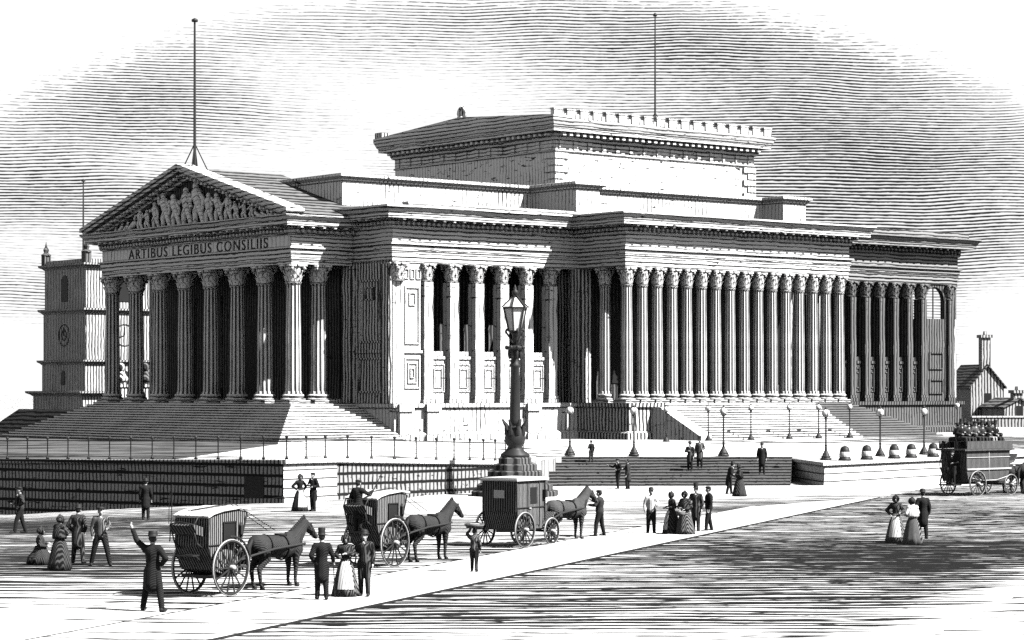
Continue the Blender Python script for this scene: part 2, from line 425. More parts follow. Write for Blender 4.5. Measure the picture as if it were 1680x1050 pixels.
def person(loc, face, label, kind='man', hat='top', coat='cloth_black', legs='cloth_dark', arms=('down','down'), stride=.1,
           h=1.72, lean=0.0, cane=None, apron=False, shawl=None, seated=False, crouch=False, group=None, basket=None, long_coat=True, voxel=.024, cat='person', spread=0.0):
    k = h/1.72
    lift = 0.0
    zh = .92
    if seated: zh = .5
    if crouch: zh = .42
    dz = zh - .92
    def up(p, extra=0):   # upper-body points: lean forward about the hips
        x, y, z = p; z0 = z - .92
        return (x*1.0 + sin(lean)*z0, y, .92 + z0*cos(lean) + dz)
    def sc(p): return (p[0]*k, p[1]*k, p[2]*k)
    body = MB(); cl = MB(); tr = MB(); shoes = MB(); ex = MB()
    R = lambda r: r*k
    hipz = .92 + dz
    # torso and head
    pel, bel, che, nk = sc(up((0,0,.94))), sc(up((.01,0,1.12))), sc(up((.0,0,1.33))), sc(up((.0,0,1.48)))
    hd = Vector(sc(up((.03,0,1.625))))
    body.chain([pel,bel,che], [R(.13),R(.12),R(.13)]); body.capsule(sc(up((0,-.14,1.39))), sc(up((0,.14,1.39))), R(.075))
    body.chain([che,nk,tuple(hd)], [R(.09),R(.055),R(.06)])
    body.ell(tuple(hd + Vector((0,0,.01))*k), (R(.098),R(.078),R(.118)), 14, 10)
    body.ell(tuple(hd + Vector((.035,0,-.065))*k), (R(.055),R(.05),R(.05)), 10, 6)
    body.capsule(tuple(hd + Vector((.09,0,.01))*k), tuple(hd + Vector((.112,0,-.025))*k), R(.012), R(.02), 8)
    for s in (-1,1):
        ex.ell(tuple(hd + Vector((-.0,.079*s,-.01))*k), (R(.02),R(.012),R(.032)), 8, 6)
    w_ = .17 if kind == 'man' else .14
    hands = []
    for s, an in ((1, arms[0]), (-1, arms[1])):
        e, wr = ARM[an]
        sh = sc(up((0, w_*s, 1.41))); e = sc(up((e[0], e[1]*s, e[2]))); wr = sc(up((wr[0], wr[1]*s, wr[2])))
        body.chain([sh,e,wr], [R(.058),R(.045),R(.032)])
        d = (Vector(wr)-Vector(e)).normalized()
        body.chain([wr, tuple(Vector(wr)+d*R(.05)), tuple(Vector(wr)+d*R(.085))], [R(.03),R(.036),R(.032)], 8)
        hands.append(hand(ex, wr, d, s, k))
        cl.chain([sh,e,tuple(Vector(wr)-d*R(.02))], [R(.085),R(.066),R(.055)])
    # legs
    feet = []
    for s in (-1,1):
        if seated:
            kn = (.42,.11*s,.5); an = (.45,.11*s,.09)
        elif crouch:
            kn = (.34,.13*s,.40 if s > 0 else .14); an = ((.26,.13*s,.09) if s > 0 else (-.12,.13*s,.09))
        else:
            kn = (stride*s*.55+.03,(.10+spread*.55)*s,.50); an = (stride*s,(.11+spread)*s,.09)
        hp = (0,.09*s,hipz)
        if seated: an = (an[0],an[1],.09)
        P3 = [sc(hp),sc(kn),sc(an)]
        body.chain(P3, [R(.085),R(.055),R(.038)])
        body.capsule(sc((an[0],an[1],.05)), sc((an[0]+.15,an[1]+.02*s,.035)), R(.04), R(.032), 8)
        shoes.capsule(sc((an[0]-.03,an[1],.055)), sc((an[0]+.17,an[1]+.02*s,.042)), R(.054), R(.041), 8)
        tr.chain(P3, [R(.118),R(.085),R(.068)])
        feet.append(an)
    M_body = remesh(body, voxel*k, 'person', ex, 1)
    o = link('person', M_body, M['skin'], None, True); o.location = loc; o.rotation_euler = (0,0,face)
    tag(o, label, cat, group)
    # clothes
    cl.chain([pel,bel,che], [R(.16),R(.152),R(.172)] if kind == 'man' else [R(.14),R(.128),R(.158)])
    cl.capsule(sc(up((-.01,-.15,1.395))), sc(up((-.01,.15,1.395))), R(.098))
    cl.capsule(che, sc(up((0,0,1.47))), R(.11), R(.068))
    if kind == 'man' and long_coat and not seated and not crouch:
        cl.chain([sc(up((0,0,.95))), sc((-.01,0,.74)), sc((-.02,0,.60))], [R(.165),R(.178),R(.185)])
    c = link('coat' if kind == 'man' else 'bodice', remesh(cl, .026*k, 'coat', None, 1), M[coat], o, True)
    if kind == 'man':
        link('trousers', remesh(tr, .026*k, 'trousers', None, 1), M[legs], o, True)
        shoes.build('shoes', M['ink_black'], o, True)
        # collar and shirt front
        sf = MB(); sf.ell(sc(up((.105,0,1.42))), (R(.03),R(.045),R(.07)), 8, 6); sf.build('shirt_front', M['cloth_pale'], o, True)
    else:
        sk = MB()
        mod = lambda t, z: 1 + .06*sin(9*t+1.3)*min(1, max(0,(1.0-z/k)))
        if crouch or seated: pr = [(.17,hipz+.22),(.24,hipz+.05),(.42,.25),(.46,.02),(.3,.0)]
        else: pr = [(.135,1.08),(.165,.98),(.235,.82),(.30,.55),(.36,.25),(.40,.02),(.3,.0)]
        sk.lathe([(R(r),z*k) for r,z in pr], 36, (0,0), mod)
        sk.build('skirt', M[legs], o, True)
        shoes.build('shoes', M['ink_black'], o, True)
        if apron:
            ap = MB()
            rows = []
            for z, r in ((1.0,.185),(.82,.258),(.55,.325),(.3,.372),(.22,.385)):
                rows.append([(R(r)*cos(t), R(r)*sin(t), z*k) for t in [(-.65 + 1.3*i/8) for i in range(9)]])
            vsx = [p for r_ in rows for p in r_]; 
            vin = [(x*.93,y*.93,z) for x,y,z in vsx]; nn = len(vsx); fs = []
            for i in range(4):
                for j in range(8):
                    q = (i*9+j, i*9+j+1, (i+1)*9+j+1, (i+1)*9+j); fs.append(q); fs.append(tuple(nn+e_ for e_ in reversed(q)))
            ap.add(vsx+vin, fs); ap.build('apron', M['cloth_pale'], o, True)
    if shawl:
        sw = MB(); b0 = up((0,0,1.0))
        pts = [(.07,1.49),(.15,1.42),(.235,1.28),(.275,1.1),(.26,1.02),(.2,1.05)]
        sw.lathe([(R(r),(z+dz)*k) for r,z in pts], 28, (sin(lean)*.4*k,0), lambda t, z: (1+.04*sin(7*t))*(1-.22*abs(cos(t))))
        sw.build('shawl', M[shawl], o, True)
    # hair and hat
    hr = MB(); hr.ell(tuple(hd + Vector((-.028,0,.03))*k), (R(.095),R(.088),R(.112)), 14, 9)
    if kind != 'man': hr.ell(tuple(hd + Vector((-.11,0,.0))*k), (R(.05),R(.05),R(.05)), 10, 6)
    hr.build('hair', M['hair'], o, True)
    ey = MB()
    for s in (-1,1): ey.ell(tuple(hd + Vector((.09,.032*s,.012))*k), (R(.01),R(.013),R(.009)), 6, 4)
    ey.build('eyes', M['hair'], o)
    if hat:
        hm = hat_mb(hat); T = Matrix.Translation(hd + Vector((0,0,.065 if hat != 'bonnet' else .02))*k) @ Matrix.Scale(k,4) @ Matrix.Rotation(lean*.5,4,'Y')
        hm.xf(T); hm.build('bonnet' if hat == 'bonnet' else 'hat', M['ink_black'] if hat != 'bonnet' else M['cloth_dark'], o, True)
    rot = Matrix.Rotation(face, 4, 'Z')
    def world(p): return Vector(loc) + (rot @ Vector(p))
    if cane is not None:
        hp = hands[cane]; cm = MB()
        foot = Vector((hp.x+.14*k, hp.y + (.06 if cane == 0 else -.06)*k, .01))
        cm.chain([tuple(hp), tuple(foot)], [.014,.010], 8); cm.chain([tuple(hp+Vector((-.06,0,.03))), tuple(hp+Vector((.05,0,.02)))], [.018,.018], 8)
        q = cm.build('walking_stick', M['ink_black'], None, True); q.location = loc; q.rotation_euler = (0,0,face)
        tag(q, 'thin dark walking stick held by the ' + cane_of(label), 'walking stick')
    if basket:
        bm_ = MB()
        if basket == 'head':
            c0 = tuple(hd + Vector((0,0,.13))*k)
            bm_.lathe([(.12,0),(.25,.04),(.31,.13),(.30,.14),(.24,.06),(.02,.05)], 22); bm_.ell((0,.0,.10),(.19,.19,.08),14,6)
        else:
            c0 = tuple((hands[0]+hands[1])/2 + Vector((.1,0,-.22)))
            bm_.lathe([(.11,0),(.15,.02),(.19,.16),(.18,.17),(.14,.05),(.02,.04)], 20); bm_.torus((0,0,.16), .15, .014, 'y', 18, 5)
        q = bm_.build('basket', M['straw'], None, True); q.location = world(c0); q.rotation_euler = (0,0,face)
        tag(q, basket_of(label, basket), 'basket')
    return o
def cane_of(label): return ' '.join(label.split()[:9])
def basket_of(label, b): return ('round wicker basket balanced on the head of the street child' if b == 'head' else 'wicker basket carried by the ' + ' '.join(label.split()[:8]))

def horse(loc, face, label, hide='hide', head_up=0.0, group='horses drawing the carriages', walk=.0):
    b = MB()
    b.chain([(-.82,0,1.22),(-.35,0,1.15),(.15,0,1.12),(.58,0,1.18)], [.30,.315,.325,.30], 14)
    b.capsule((-.78,-.1,1.12), (-.78,.1,1.12), .27); b.capsule((.66,0,1.12), (.74,0,1.02), .25, .2, 12)
    b.capsule((.38,0,1.38), (.62,0,1.42), .16, .16)
    hu = head_up
    b.chain([(.58,0,1.28),(.84,0,1.52),(1.04,0,1.73+hu)], [.28,.205,.15], 12)
    hu -= .11; b.chain([(1.06,0,1.85+hu),(1.28,0,1.70+hu),(1.52,0,1.46+hu)], [.135,.125,.078], 12); b.capsule((1.14,0,1.78+hu), (1.25,0,1.64+hu), .11, .085)
    b.capsule((1.51,0,1.47+hu), (1.55,0,1.44+hu), .085, .07)
    for s in (-1,1):
        b.capsule((1.03,.06*s,1.94+hu), (1.05,.075*s,2.08+hu), .035, .012, 8)
        f = walk*s
        b.chain([(.55,.15*s,1.05),(.56+f*.6,.15*s,.82),(.57+f,.14*s,.53),(.54+f*1.0,.14*s,.15)], [.17,.115,.07,.046])
        b.chain([(.54+f,.14*s,.15),(.60+f,.14*s,.05)], [.048,.062])
        g = -walk*s
        b.chain([(-.80,.15*s,1.12),(-.66+g*.4,.16*s,.86),(-.92+g,.15*s,.56),(-.86+g,.15*s,.16)], [.25,.155,.072,.05])
        b.chain([(-.86+g,.15*s,.16),(-.80+g,.15*s,.05)], [.05,.064])
    o = link('horse', remesh(b, .032, 'horse', None, 2), M[hide], None, True); o.location = loc; o.rotation_euler = (0,0,face)
    tag(o, label, 'horse', group)
    t = MB(); t.chain([(-1.06,0,1.34),(-1.2,0,1.15),(-1.22,0,.8),(-1.18,0,.5)], [.06,.085,.075,.03], 8); t.build('tail', M['hair'], o, True)
    mn = MB()
    for i in range(9):
        u = i/8; p = Vector((.55+.5*u,.0,1.55+.46*u+hu*u)); mn.capsule(tuple(p+Vector((0,0,.03))), tuple(p+Vector((-.08,.09,-.16))), .045, .02, 6)
    mn.build('mane', M['hair'], o, True)
    hs = MB()
    n0 = len(hs.v); hs.torus((0,0,0), .31, .055, 'x', 22, 6); hs.xf(Matrix.Translation((.64,0,1.27)) @ Matrix.Rotation(.55,4,'Y') @ Matrix.Diagonal((1,.82,1.05,1)), n0)
    hs.torus((.1,0,1.12), .345, .028, 'x', 24, 5); hs.torus((-.55,0,1.16), .335, .02, 'x', 24, 5)
    hs.box(-.02,.22,-.13,.13,1.43,1.49)
    for s in (-1,1):
        hs.tube([(.66,.27*s,1.2),(.1,.345*s,1.12),(-.6,.335*s,1.08),(-1.05,.25*s,1.05)], .022, 6)
        hs.tube([(.66,.2*s,1.45),(.95,.15*s,1.66),(1.4,.09*s,1.58+hu)], .014, 6)
        hs.box(1.10,1.26,.11*s-.012,.11*s+.012,1.74+hu,1.87+hu)
    hs.torus((1.4,0,1.59+hu), .095, .016, 'x', 14, 5)
    hs.build('harness', M['leather'], o, True)
    hf = MB()
    for s in (-1,1):
        for x0 in (.60+walk*s, -.80-walk*s): hf.lathe([(.075,0.0),(.06,.09),(.02,.095)], 12, (x0+.01,.145*s))
    hf.build('hooves', M['ink_black'], o, True)
    return o

def G0(px, py, z=0.0): return tuple(at(px, py, None, z))
def face_px(deg): return radians(deg)          # 0 = looking to the right of the picture, 90 = away, 270 = towards us

# foreground and street figures: (position, facing, ...)
person(G0(250,1003), radians(75), 'man in a wide hat hailing with one raised arm behind the nearest cab', hat='wide', coat='cloth_black', legs='cloth_black', arms=('up','hip'), stride=.12, spread=.17, h=1.9)
person(G0(528,984,.04), radians(100), 'stout man in top hat and long coat leaning on a walking stick', hat='top', coat='cloth_black', legs='cloth_black', arms=('pocket','cane'), stride=.08, h=1.72, cane=1)
person(G0(567,978,.04), radians(275), 'woman in a bonnet and pale apron beside the man with the stick', kind='woman', hat='bonnet', coat='cloth_dark', legs='cloth_grey', arms=('fold','bent'), h=1.60, apron=True)
person(G0(598,978,.04), radians(262), 'bowler-hatted man standing close at the aproned woman\'s side', hat='bowler', coat='cloth_dark', legs='cloth_dark', arms=('down','bent'), stride=.05, h=1.68, long_coat=False)
person(G0(778,938,.04), radians(80), 'street child in rolled clothes carrying a basket on the head', kind='man', hat=None, coat='cloth_grey', legs='cloth_dark', arms=('head','down'), stride=.1, h=1.27, long_coat=False, basket='head')
LG = 'bystanders at the left street edge'
person(G0(66,926), radians(20), 'figure crouching low on the ground beside the shawled woman', kind='woman', hat='bonnet', coat='cloth_dark', legs='cloth_dark', arms=('fold','bent'), crouch=True, h=1.6, group=LG)
person(G0(98,935), radians(60), 'woman in a dark shawl and full skirt next to the crouching figure', kind='woman', hat='bonnet', coat='cloth_dark', legs='cloth_dark', arms=('fold','fold'), shawl='cloth_dark', h=1.62, group=LG)
person(G0(128,924), radians(80), 'broad man in dark coat and bowler between shawled woman and striding man', hat='bowler', coat='cloth_dark', legs='cloth_dark', arms=('pocket','pocket'), stride=.08, spread=.08, h=1.78, group=LG)
person(G0(165,928), radians(285), 'man in cap and grey jacket with legs apart, pale shirt showing', hat='cap', coat='cloth_grey', legs='cloth_black', arms=('bent','down'), stride=.12, spread=.15, h=1.8, long_coat=False, group=LG)
person(G0(33,875), radians(200), 'lone man with a bundle arm walking below the dark terrace wall', hat='cap', coat='cloth_dark', legs='cloth_black', arms=('hip','bent'), stride=.22, h=1.74, long_coat=False)
person(G0(239,853,-.12), radians(95), 'slim black figure standing in front of the shaded terrace wall', hat='bowler', coat='cloth_black', legs='cloth_black', arms=('down','down'), stride=.05, h=1.72)
person(G0(492,839), radians(300), 'woman with hand on hip at the pale corner of the terrace wall', kind='woman', hat='bonnet', coat='cloth_black', legs='cloth_dark', arms=('hip','hip'), h=1.64, apron=True)
person(G0(514,839), radians(230), 'man in black talking to the woman at the pale terrace corner', hat='cap', coat='cloth_black', legs='cloth_black', arms=('bent','fold'), stride=.04, h=1.72)
person(G0(984,881), radians(160), 'groom holding the bridle of the four-wheeled cab\'s horse', hat='cap', coat='cloth_dark', legs='cloth_black', arms=('rein','out'), stride=.1, spread=.12, h=1.72, long_coat=False)
RG = 'group gathered beyond the four-wheeled cab'
person(G0(1068,876), radians(280), 'man in shirt sleeves standing apart at the edge of the street group', hat='bowler', coat='cloth_pale', legs='cloth_black', arms=('bent','down'), stride=.07, h=1.70, long_coat=False, group=RG)
person(G0(1102,877), radians(200), 'woman in pale apron and small bonnet heading the street group', kind='woman', hat='bonnet', coat='cloth_dark', legs='cloth_dark', arms=('bent','bent'), apron=True, h=1.58, group=RG)
person(G0(1124,878), radians(240), 'shawled woman with a basket in the middle of the street group', kind='woman', hat='bonnet', coat='cloth_dark', legs='cloth_grey', arms=('basket','basket'), shawl='cloth_dark', basket='arm', h=1.62, group=RG)
person(G0(1142,873), radians(250), 'tall man in top hat standing behind the woman with the basket', hat='top', coat='cloth_dark', legs='cloth_dark', arms=('down','pocket'), stride=.06, h=1.74, group=RG)
person(G0(1163,872), radians(190), 'man in a dark jacket at the far end of the street group', hat='cap', coat='cloth_black', legs='cloth_black', arms=('down','bent'), stride=.14, h=1.72, long_coat=False, group=RG)
person(G0(1196,812), radians(10), 'bent old man with a stick walking on the white pavement', hat='bowler', coat='cloth_black', legs='cloth_black', arms=('down','cane'), stride=.16, h=1.70, lean=.25, cane=1)
person(G0(1213,816), radians(190), 'woman in a long dark shawl facing the bent old man', kind='woman', hat='bonnet', coat='cloth_dark', legs='cloth_dark', arms=('fold','fold'), shawl='cloth_black', h=1.66)
person(G0(1014,803), radians(210), 'man in cap at the foot of the broad dark steps, arm bent', hat='cap', coat='cloth_black', legs='cloth_black', arms=('bent','out'), stride=.08, h=1.66, long_coat=False)
person(G0(1030,804), radians(170), 'bareheaded man turned to the one with bent arm below the steps', hat=None, coat='cloth_dark', legs='cloth_black', arms=('down','fold'), stride=.05, h=1.66)
RT = 'trio walking on the dark road'
person(G0(1470,890), radians(255), 'woman in a tall bonnet and light apron walking on the dark road', kind='woman', hat='bonnet', coat='cloth_dark', legs='cloth_grey', arms=('bent','hip'), apron=True, h=1.66, group=RT)
person(G0(1497,893), radians(110), 'woman in a pale shawl between her two companions on the road', kind='woman', hat='bonnet', coat='cloth_pale', legs='cloth_grey', arms=('bent','fold'), shawl='cloth_pale', h=1.62, group=RT)
person(G0(1514,884), radians(100), 'man in black frock coat escorting two women across the road', hat='bowler', coat='cloth_black', legs='cloth_black', arms=('bent','down'), stride=.08, h=1.76, group=RT)

# ------------------------------------------------------------------ the hall: frame (a along the long side, b along the portico front)
PHI = radians(38.9)
P0 = Vector((-14.66, 159.0, 0))
hall = empty('concert_hall', P0, PHI, 'vast pale neoclassical hall with eight-column pedimented portico and long side colonnade', 'hall')
def hp(a, b, z=0.0): return P0 + Matrix.Rotation(PHI, 3, 'Z') @ Vector((a, b, z))
STY = 4.6; TER = 2.05

def fluted(h, r0, r1, nf=12):
    """shaft with real flutes and entasis, base of the shaft at z 0"""
    m = MB(); per = 6; n = nf*per
    rows = [0, .02, .03, .30, .62, .985, .99, 1.0]; vs = []; fs = []
    for q in rows:
        r = r0 + (r1-r0)*(q**1.6)
        fl = 0 if q in (0, .02, .99, 1.0) else 1
        for k in range(n):
            ph = k % per; rr = r*(1 - fl*(.16, .13, .05, 0, .05, .13)[ph])
            if q in (0, 1.0): rr = r*1.07
            t = 2*pi*(k + (0 if ph == 0 else 0))/n
            vs.append((rr*cos(t), rr*sin(t), q*h))
    for i in range(len(rows)-1):
        for k in range(n): fs.append((i*n+k, i*n+(k+1)%n, (i+1)*n+(k+1)%n, (i+1)*n+k))
    fs.append(tuple(range(n-1,-1,-1))); fs.append(tuple((len(rows)-1)*n+k for k in range(n)))
    m.add(vs, fs); return m
def capital(r, h):
    m = MB(); m.lathe([(r*1.1,0),(r*1.12,.05*h),(r*.95,.06*h),(r*.96,.5*h),(r*1.15,.82*h),(r*1.3,.86*h)], 20)
    for row, (nl, z0, z1, ou, off) in enumerate([(8,.06,.42,.34,0),(8,.2,.68,.44,.5)]):
        for k in range(nl):
            t = 2*pi*(k+off)/nl; d = Vector((cos(t), sin(t), 0)); s_ = Vector((-sin(t), cos(t), 0)); wd = r*.36
            pts = [(r*.96, z0*h, wd), (r*1.08, (z0+z1)/2*h, wd*1.1), (r*(1.12+ou*.5), z1*h*.97, wd*.9), (r*(1.02+ou), z1*h*.98, wd*.6), (r*(1.04+ou), z1*h*.86, wd*.25)]
            vs = []; fs = []
            for (rr, zz, ww) in pts:
                for e in (-1, 0, 1): vs.append(tuple(d*(rr + (.07*r if e == 0 else 0)) + s_*ww*e + Vector((0,0,zz))))
            for i in range(4):
                for j in range(2): fs.append((i*3+j, i*3+j+1, i*3+j+4, i*3+j+3))
            m.add(vs, fs)
    for k in range(4):
        t = pi/4 + k*pi/2
        for e in (-.12, .12):
            d = Vector((cos(t+e), sin(t+e), 0)); m.ell(tuple(d*r*1.5 + Vector((0,0,.78*h))), (r*.24, r*.24, r*.26), 8, 6)
        d = Vector((cos(t), sin(t), 0)); m.capsule(tuple(d*r*1.0 + Vector((0,0,.5*h))), tuple(d*r*1.45 + Vector((0,0,.8*h))), r*.1, r*.12, 6, 1)
    for k in range(4):
        t = k*pi/2; d = Vector((cos(t), sin(t), 0)); m.ell(tuple(d*r*1.25 + Vector((0,0,.92*h))), (r*.22,)*3, 8, 5)
    w_ = r*1.42; cc = r*1.14
    poly = []
    for k in range(4):
        t = k*pi/2; c_, s_ = cos(t), sin(t)
        for (x, y) in ((w_, -w_*.86), (cc, 0), (w_, w_*.86)): poly.append((x*c_ - y*s_, x*s_ + y*c_))
    m.prism(poly, .87*h, h)
    return m
def col_base(r, h):
    m = MB(); m.box(-r*1.42,r*1.42,-r*1.42,r*1.42,0,.34*h)
    m.lathe([(r*1.36,.34*h),(r*1.42,.45*h),(r*1.36,.57*h),(r*1.2,.60*h),(r*1.14,.70*h),(r*1.22,.78*h),(r*1.26,.86*h),(r*1.2,.95*h),(r*1.07,1.0*h)], 28)
    return m
CAPZ = 14.05; H_COL = CAPZ - STY
def column_proto(r, top, sty, key, shaftmat):
    H = top - sty; hb = .62; hc = 1.28
    return dict(shaft=fluted(H-hb-hc, r, r*.86).mesh('column'), cap=capital(r*.87, hc).mesh('capital'), base=col_base(r, hb).mesh('base'), hb=hb, hc=hc, H=H, sty=sty, mat=shaftmat, n=0)
def put_column(pr, a, b, parent=hall):
    o = link('column', pr['shaft'], pr['mat'], parent); o.location = (a, b, pr['sty'] + pr['hb'])
    c = link('capital', pr['cap'], M['shade_capital'] if pr is nc else M['capital'], o); c.location = (0, 0, pr['H']-pr['hb']-pr['hc'])
    d = link('base', pr['base'], M['moulding'], o); d.location = (0, 0, -pr['hb'])
    return o
pc = column_proto(.60, 14.0, STY, 'p', M['shaft'])
cc = column_proto(.45, 14.1, STY, 'c', M['shaft'])
nc = column_proto(.45, 14.1, STY, 'n', M['shade_shaft'])

def entab(path, z0, zt, name, mat, closed=False, over=1.5, dent=True, segs=None, parent=hall):
    h = zt - z0; q = lambda f: z0 + h*f
    prof = [(-.9,q(0)),(0,q(0)),(0,q(.10)),(.07,q(.10)),(.07,q(.21)),(.14,q(.21)),(.14,q(.30)),(.30,q(.32)),(.30,q(.35)),(.03,q(.352)),(.03,q(.60)),
            (.14,q(.61)),(.20,q(.64)),(.22,q(.75)),(.50,q(.76)),(over*.78,q(.775)),(over*.78,q(.86)),(over*.82,q(.865)),(over*.86,q(.90)),(over*.97,q(.955)),(over,q(.96)),(over,q(1.0)),(-1.2,q(1.0)+.03)]
    m = MB(); m.sweep(path, prof, closed); e = m.build(name, mat, parent)
    if dent:
        for i in range(len(path)-1 + (1 if closed else 0)):
            d = MB()
            if segs is not None and i not in segs: continue
            p, r = Vector(path[i]), Vector(path[(i+1) % len(path)]); L = (r-p).length; t = (r-p)/L; nn = Vector((t.y, -t.x))
            n = int(L/.42)
            for k in range(n):
                c = p + t*((k+.5)*L/n)
                for (o0, o1, za, zb, w_) in ((.18,.42,.655,.735,.2),) + (((.5,over*.74,.735,.773,.22),) if k % 2 == 0 else ()):
                    qd = [c + t*e_*w_/2 + nn*f_ for e_, f_ in ((-1,o0),(1,o0),(1,o1),(-1,o1))]
                    d.prism([(v_.x, v_.y) for v_ in qd], q(za), q(zb))
            if d.v: d.build('dentil_course', mat, e)
    return e

# --- portico
for k in range(8): put_column(pc, 1.5, 2.05 + k*3.50)
put_column(pc, 3.55, 2.05); put_column(pc, 3.55, 2.05 + 7*3.5)
PB0, PB1 = 1.5, 27.1
entab([(6.0,PB1),(1.0,PB1),(1.0,PB0),(6.0,PB0)], 14.0, 17.25, 'portico_entablature', M['moulding'], False, 1.3)
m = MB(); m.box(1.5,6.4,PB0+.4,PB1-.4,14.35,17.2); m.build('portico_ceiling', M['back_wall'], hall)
# pediment: raking cornice, tympanum, relief
PBc = (PB0+PB1)/2; zb, za = 17.28, 21.3; hw = (PB1-PB0)/2 + 1.3
m = MB()
for s in (-1, 1):
    for (x0, x1, t0, t1) in ((-.3, 1.2, 0, .28), (-.12, 1.2, -.25, 0.002), (.3, 1.2, -.5, -.248), (.62, 1.2, -.78, -.498)):
        e = PBc + s*hw; sl_ = (za-zb)/hw
        lo = lambda t: zb + t + .12
        k1 = max(0.0, (-(t0)-.12)/sl_) if t0 < -.12 else 0
        m.extrude_yz([(e - s*k1, max(zb, zb + .12 + t0 + k1*sl_)), (PBc, za + .12 + t0 - .12), (PBc, za + t1), (e - s*max(0,(-(t1)-.12)/sl_ if t1 < -.12 else 0), max(zb+.02, zb + .12 + t1))], x0, x1)
m.build('raking_cornice', M['moulding'], hall)
sl_ = (za-zb)/hw
n_d = 30
for s in (-1, 1):
    m = MB()
    for k in range(1, n_d):
        y = PBc + s*hw*(1 - k/n_d); z = zb + hw*sl_*(k/n_d) - .40
        if z > zb + .1: m.box(.05, .4, y-.11, y+.11, z-.2, z+.02)
    m.build('raking_dentils', M['moulding'], hall)
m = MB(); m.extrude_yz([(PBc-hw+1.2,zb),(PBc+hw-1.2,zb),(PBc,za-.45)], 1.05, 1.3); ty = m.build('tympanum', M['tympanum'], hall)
rl = MB(); rnd = random.Random(4)
def rmax(y): return zb + (hw-1.9-abs(y-PBc))*sl_
y = PBc - hw + 3.6; kfig = 0
while y < PBc + hw - 3.4:
    top = rmax(y) - zb; H_ = min(top*.98, 3.0)*(1 - .10*(kfig % 3)); x = .86; sg = 1 if y < PBc else -1
    if H_ > .35:
        q = H_*.5
        if H_ > 1.1:          # standing or striding figure
            ln = rnd.uniform(-.3,.3)
            rl.chain([(x,y-.16*H_,zb+.05),(x-.08,y-.10*H_,zb+H_*.26),(x-.06,y,zb+H_*.46)], [.06*H_,.08*H_,.11*H_], 8)
            rl.chain([(x,y+.20*H_,zb+.05),(x-.14,y+.12*H_,zb+H_*.28),(x-.06,y,zb+H_*.46)], [.06*H_,.08*H_,.11*H_], 8)
            rl.chain([(x-.06,y,zb+H_*.46),(x-.12,y+ln*.25*H_,zb+H_*.72)], [.12*H_,.15*H_], 8)
            rl.ell((x-.16,y+ln*.4*H_,zb+H_*.9), (.085*H_,.085*H_,.1*H_), 10, 7)
            rl.chain([(x-.14,y+ln*.25*H_+.1*H_,zb+H_*.74),(x-.2,y+.30*H_,zb+H_*rnd.uniform(.55,.8)),(x-.18,y+.36*H_,zb+H_*rnd.uniform(.35,.95))], [.06*H_,.055*H_,.045*H_], 6)
            rl.chain([(x-.14,y+ln*.25*H_-.1*H_,zb+H_*.74),(x-.2,y-.28*H_,zb+H_*rnd.uniform(.45,.6)),(x-.14,y-.2*H_,zb+H_*.35)], [.06*H_,.055*H_,.045*H_], 6)
        else:                 # reclining figure filling the corner
            rl.chain([(x,y-sg*.7*H_,zb+.12*H_),(x-.08,y-sg*.1*H_,zb+.25*H_),(x-.1,y+sg*.35*H_,zb+.5*H_)], [.12*H_,.2*H_,.2*H_], 8)
            rl.ell((x-.1,y+sg*.45*H_,zb+.82*H_), (.15*H_,)*3, 8, 6)
    kfig += 1
    y += .55 + .36*H_
rl.build('relief_sculpture', M['relief'], ty, True)
m = MB(); m.extrude_yz([(PBc-hw+.1,zb+.05),(PBc+hw-.1,zb+.05),(PBc,za+.02)], 1.19, 8.6); m.build('portico_roof', M['slate'], hall)
m = MB(); m.box(.945,.985,PB0+.1,PB1-.1,15.19,15.90); m.build('inscription_panel', M['coping'], hall)
# lettering on the frieze
tcu = bpy.data.curves.new('inscription', 'FONT'); tcu.body = 'ARTIBUS LEGIBUS CONSILIIS'; tcu.size = 1.05; tcu.extrude = .05; tcu.space_character = 1.22; tcu.offset = .0
to = bpy.data.objects.new('tmp_text', tcu); COL.objects.link(to); dg = bpy.context.evaluated_depsgraph_get(); dg.update()
tm = bpy.data.meshes.new_from_object(to.evaluated_get(dg)); bpy.data.objects.remove(to)
xs = [v.co.x for v in tm.vertices]; sc_ = 18.8/(max(xs)-min(xs)); x0 = min(xs)
for v in tm.vertices: v.co = Vector((.925 - v.co.z*.5, 23.1 - (v.co.x-x0)*sc_, 15.19 + v.co.y*.98))
tm['done'] = 1; tm.materials.clear(); link('inscription', tm, M['letter'], hall)

# --- walls, podium
BW = 29.0; AE = 63.4
m = MB(); m.box(6.1, 8.5, -2.9, BW, STY-.002, 14.3); m.build('south_wall', M['stone'], hall)
# tall panel and mouldings on the shaded end wall
m = MB()
def frame_s(m, b0, b1, z0, z1, t=.14, a=6.1):   # raised frame on a wall facing -a
    for (p, q, r_, s_) in ((b0,b1,z0,z0+t),(b0,b1,z1-t,z1),(b0,b0+t,z0+t,z1-t),(b1-t,b1,z0+t,z1-t)): m.box(a-.09, a+.02, p, q, r_, s_)
def frame_e(m, a0, a1, z0, z1, t=.12, b=-2.925, d=.10):
    for (p, q, r_, s_) in ((a0,a1,z0,z0+t),(a0,a1,z1-t,z1),(a0,a0+t,z0+t,z1-t),(a1-t,a1,z0+t,z1-t)): m.box(p, q, b-d, b+.02, r_, s_)
frame_s(m, -1.7, .7, 8.7, 13.0); frame_s(m, -1.0, .1, 11.6, 12.5, .1); m.box(5.95, 6.12, -2.2, 1.2, 8.0, 8.25); frame_s(m, -1.9, .9, 5.3, 7.7)
m.build('end_wall_panels', M['stone'], hall)
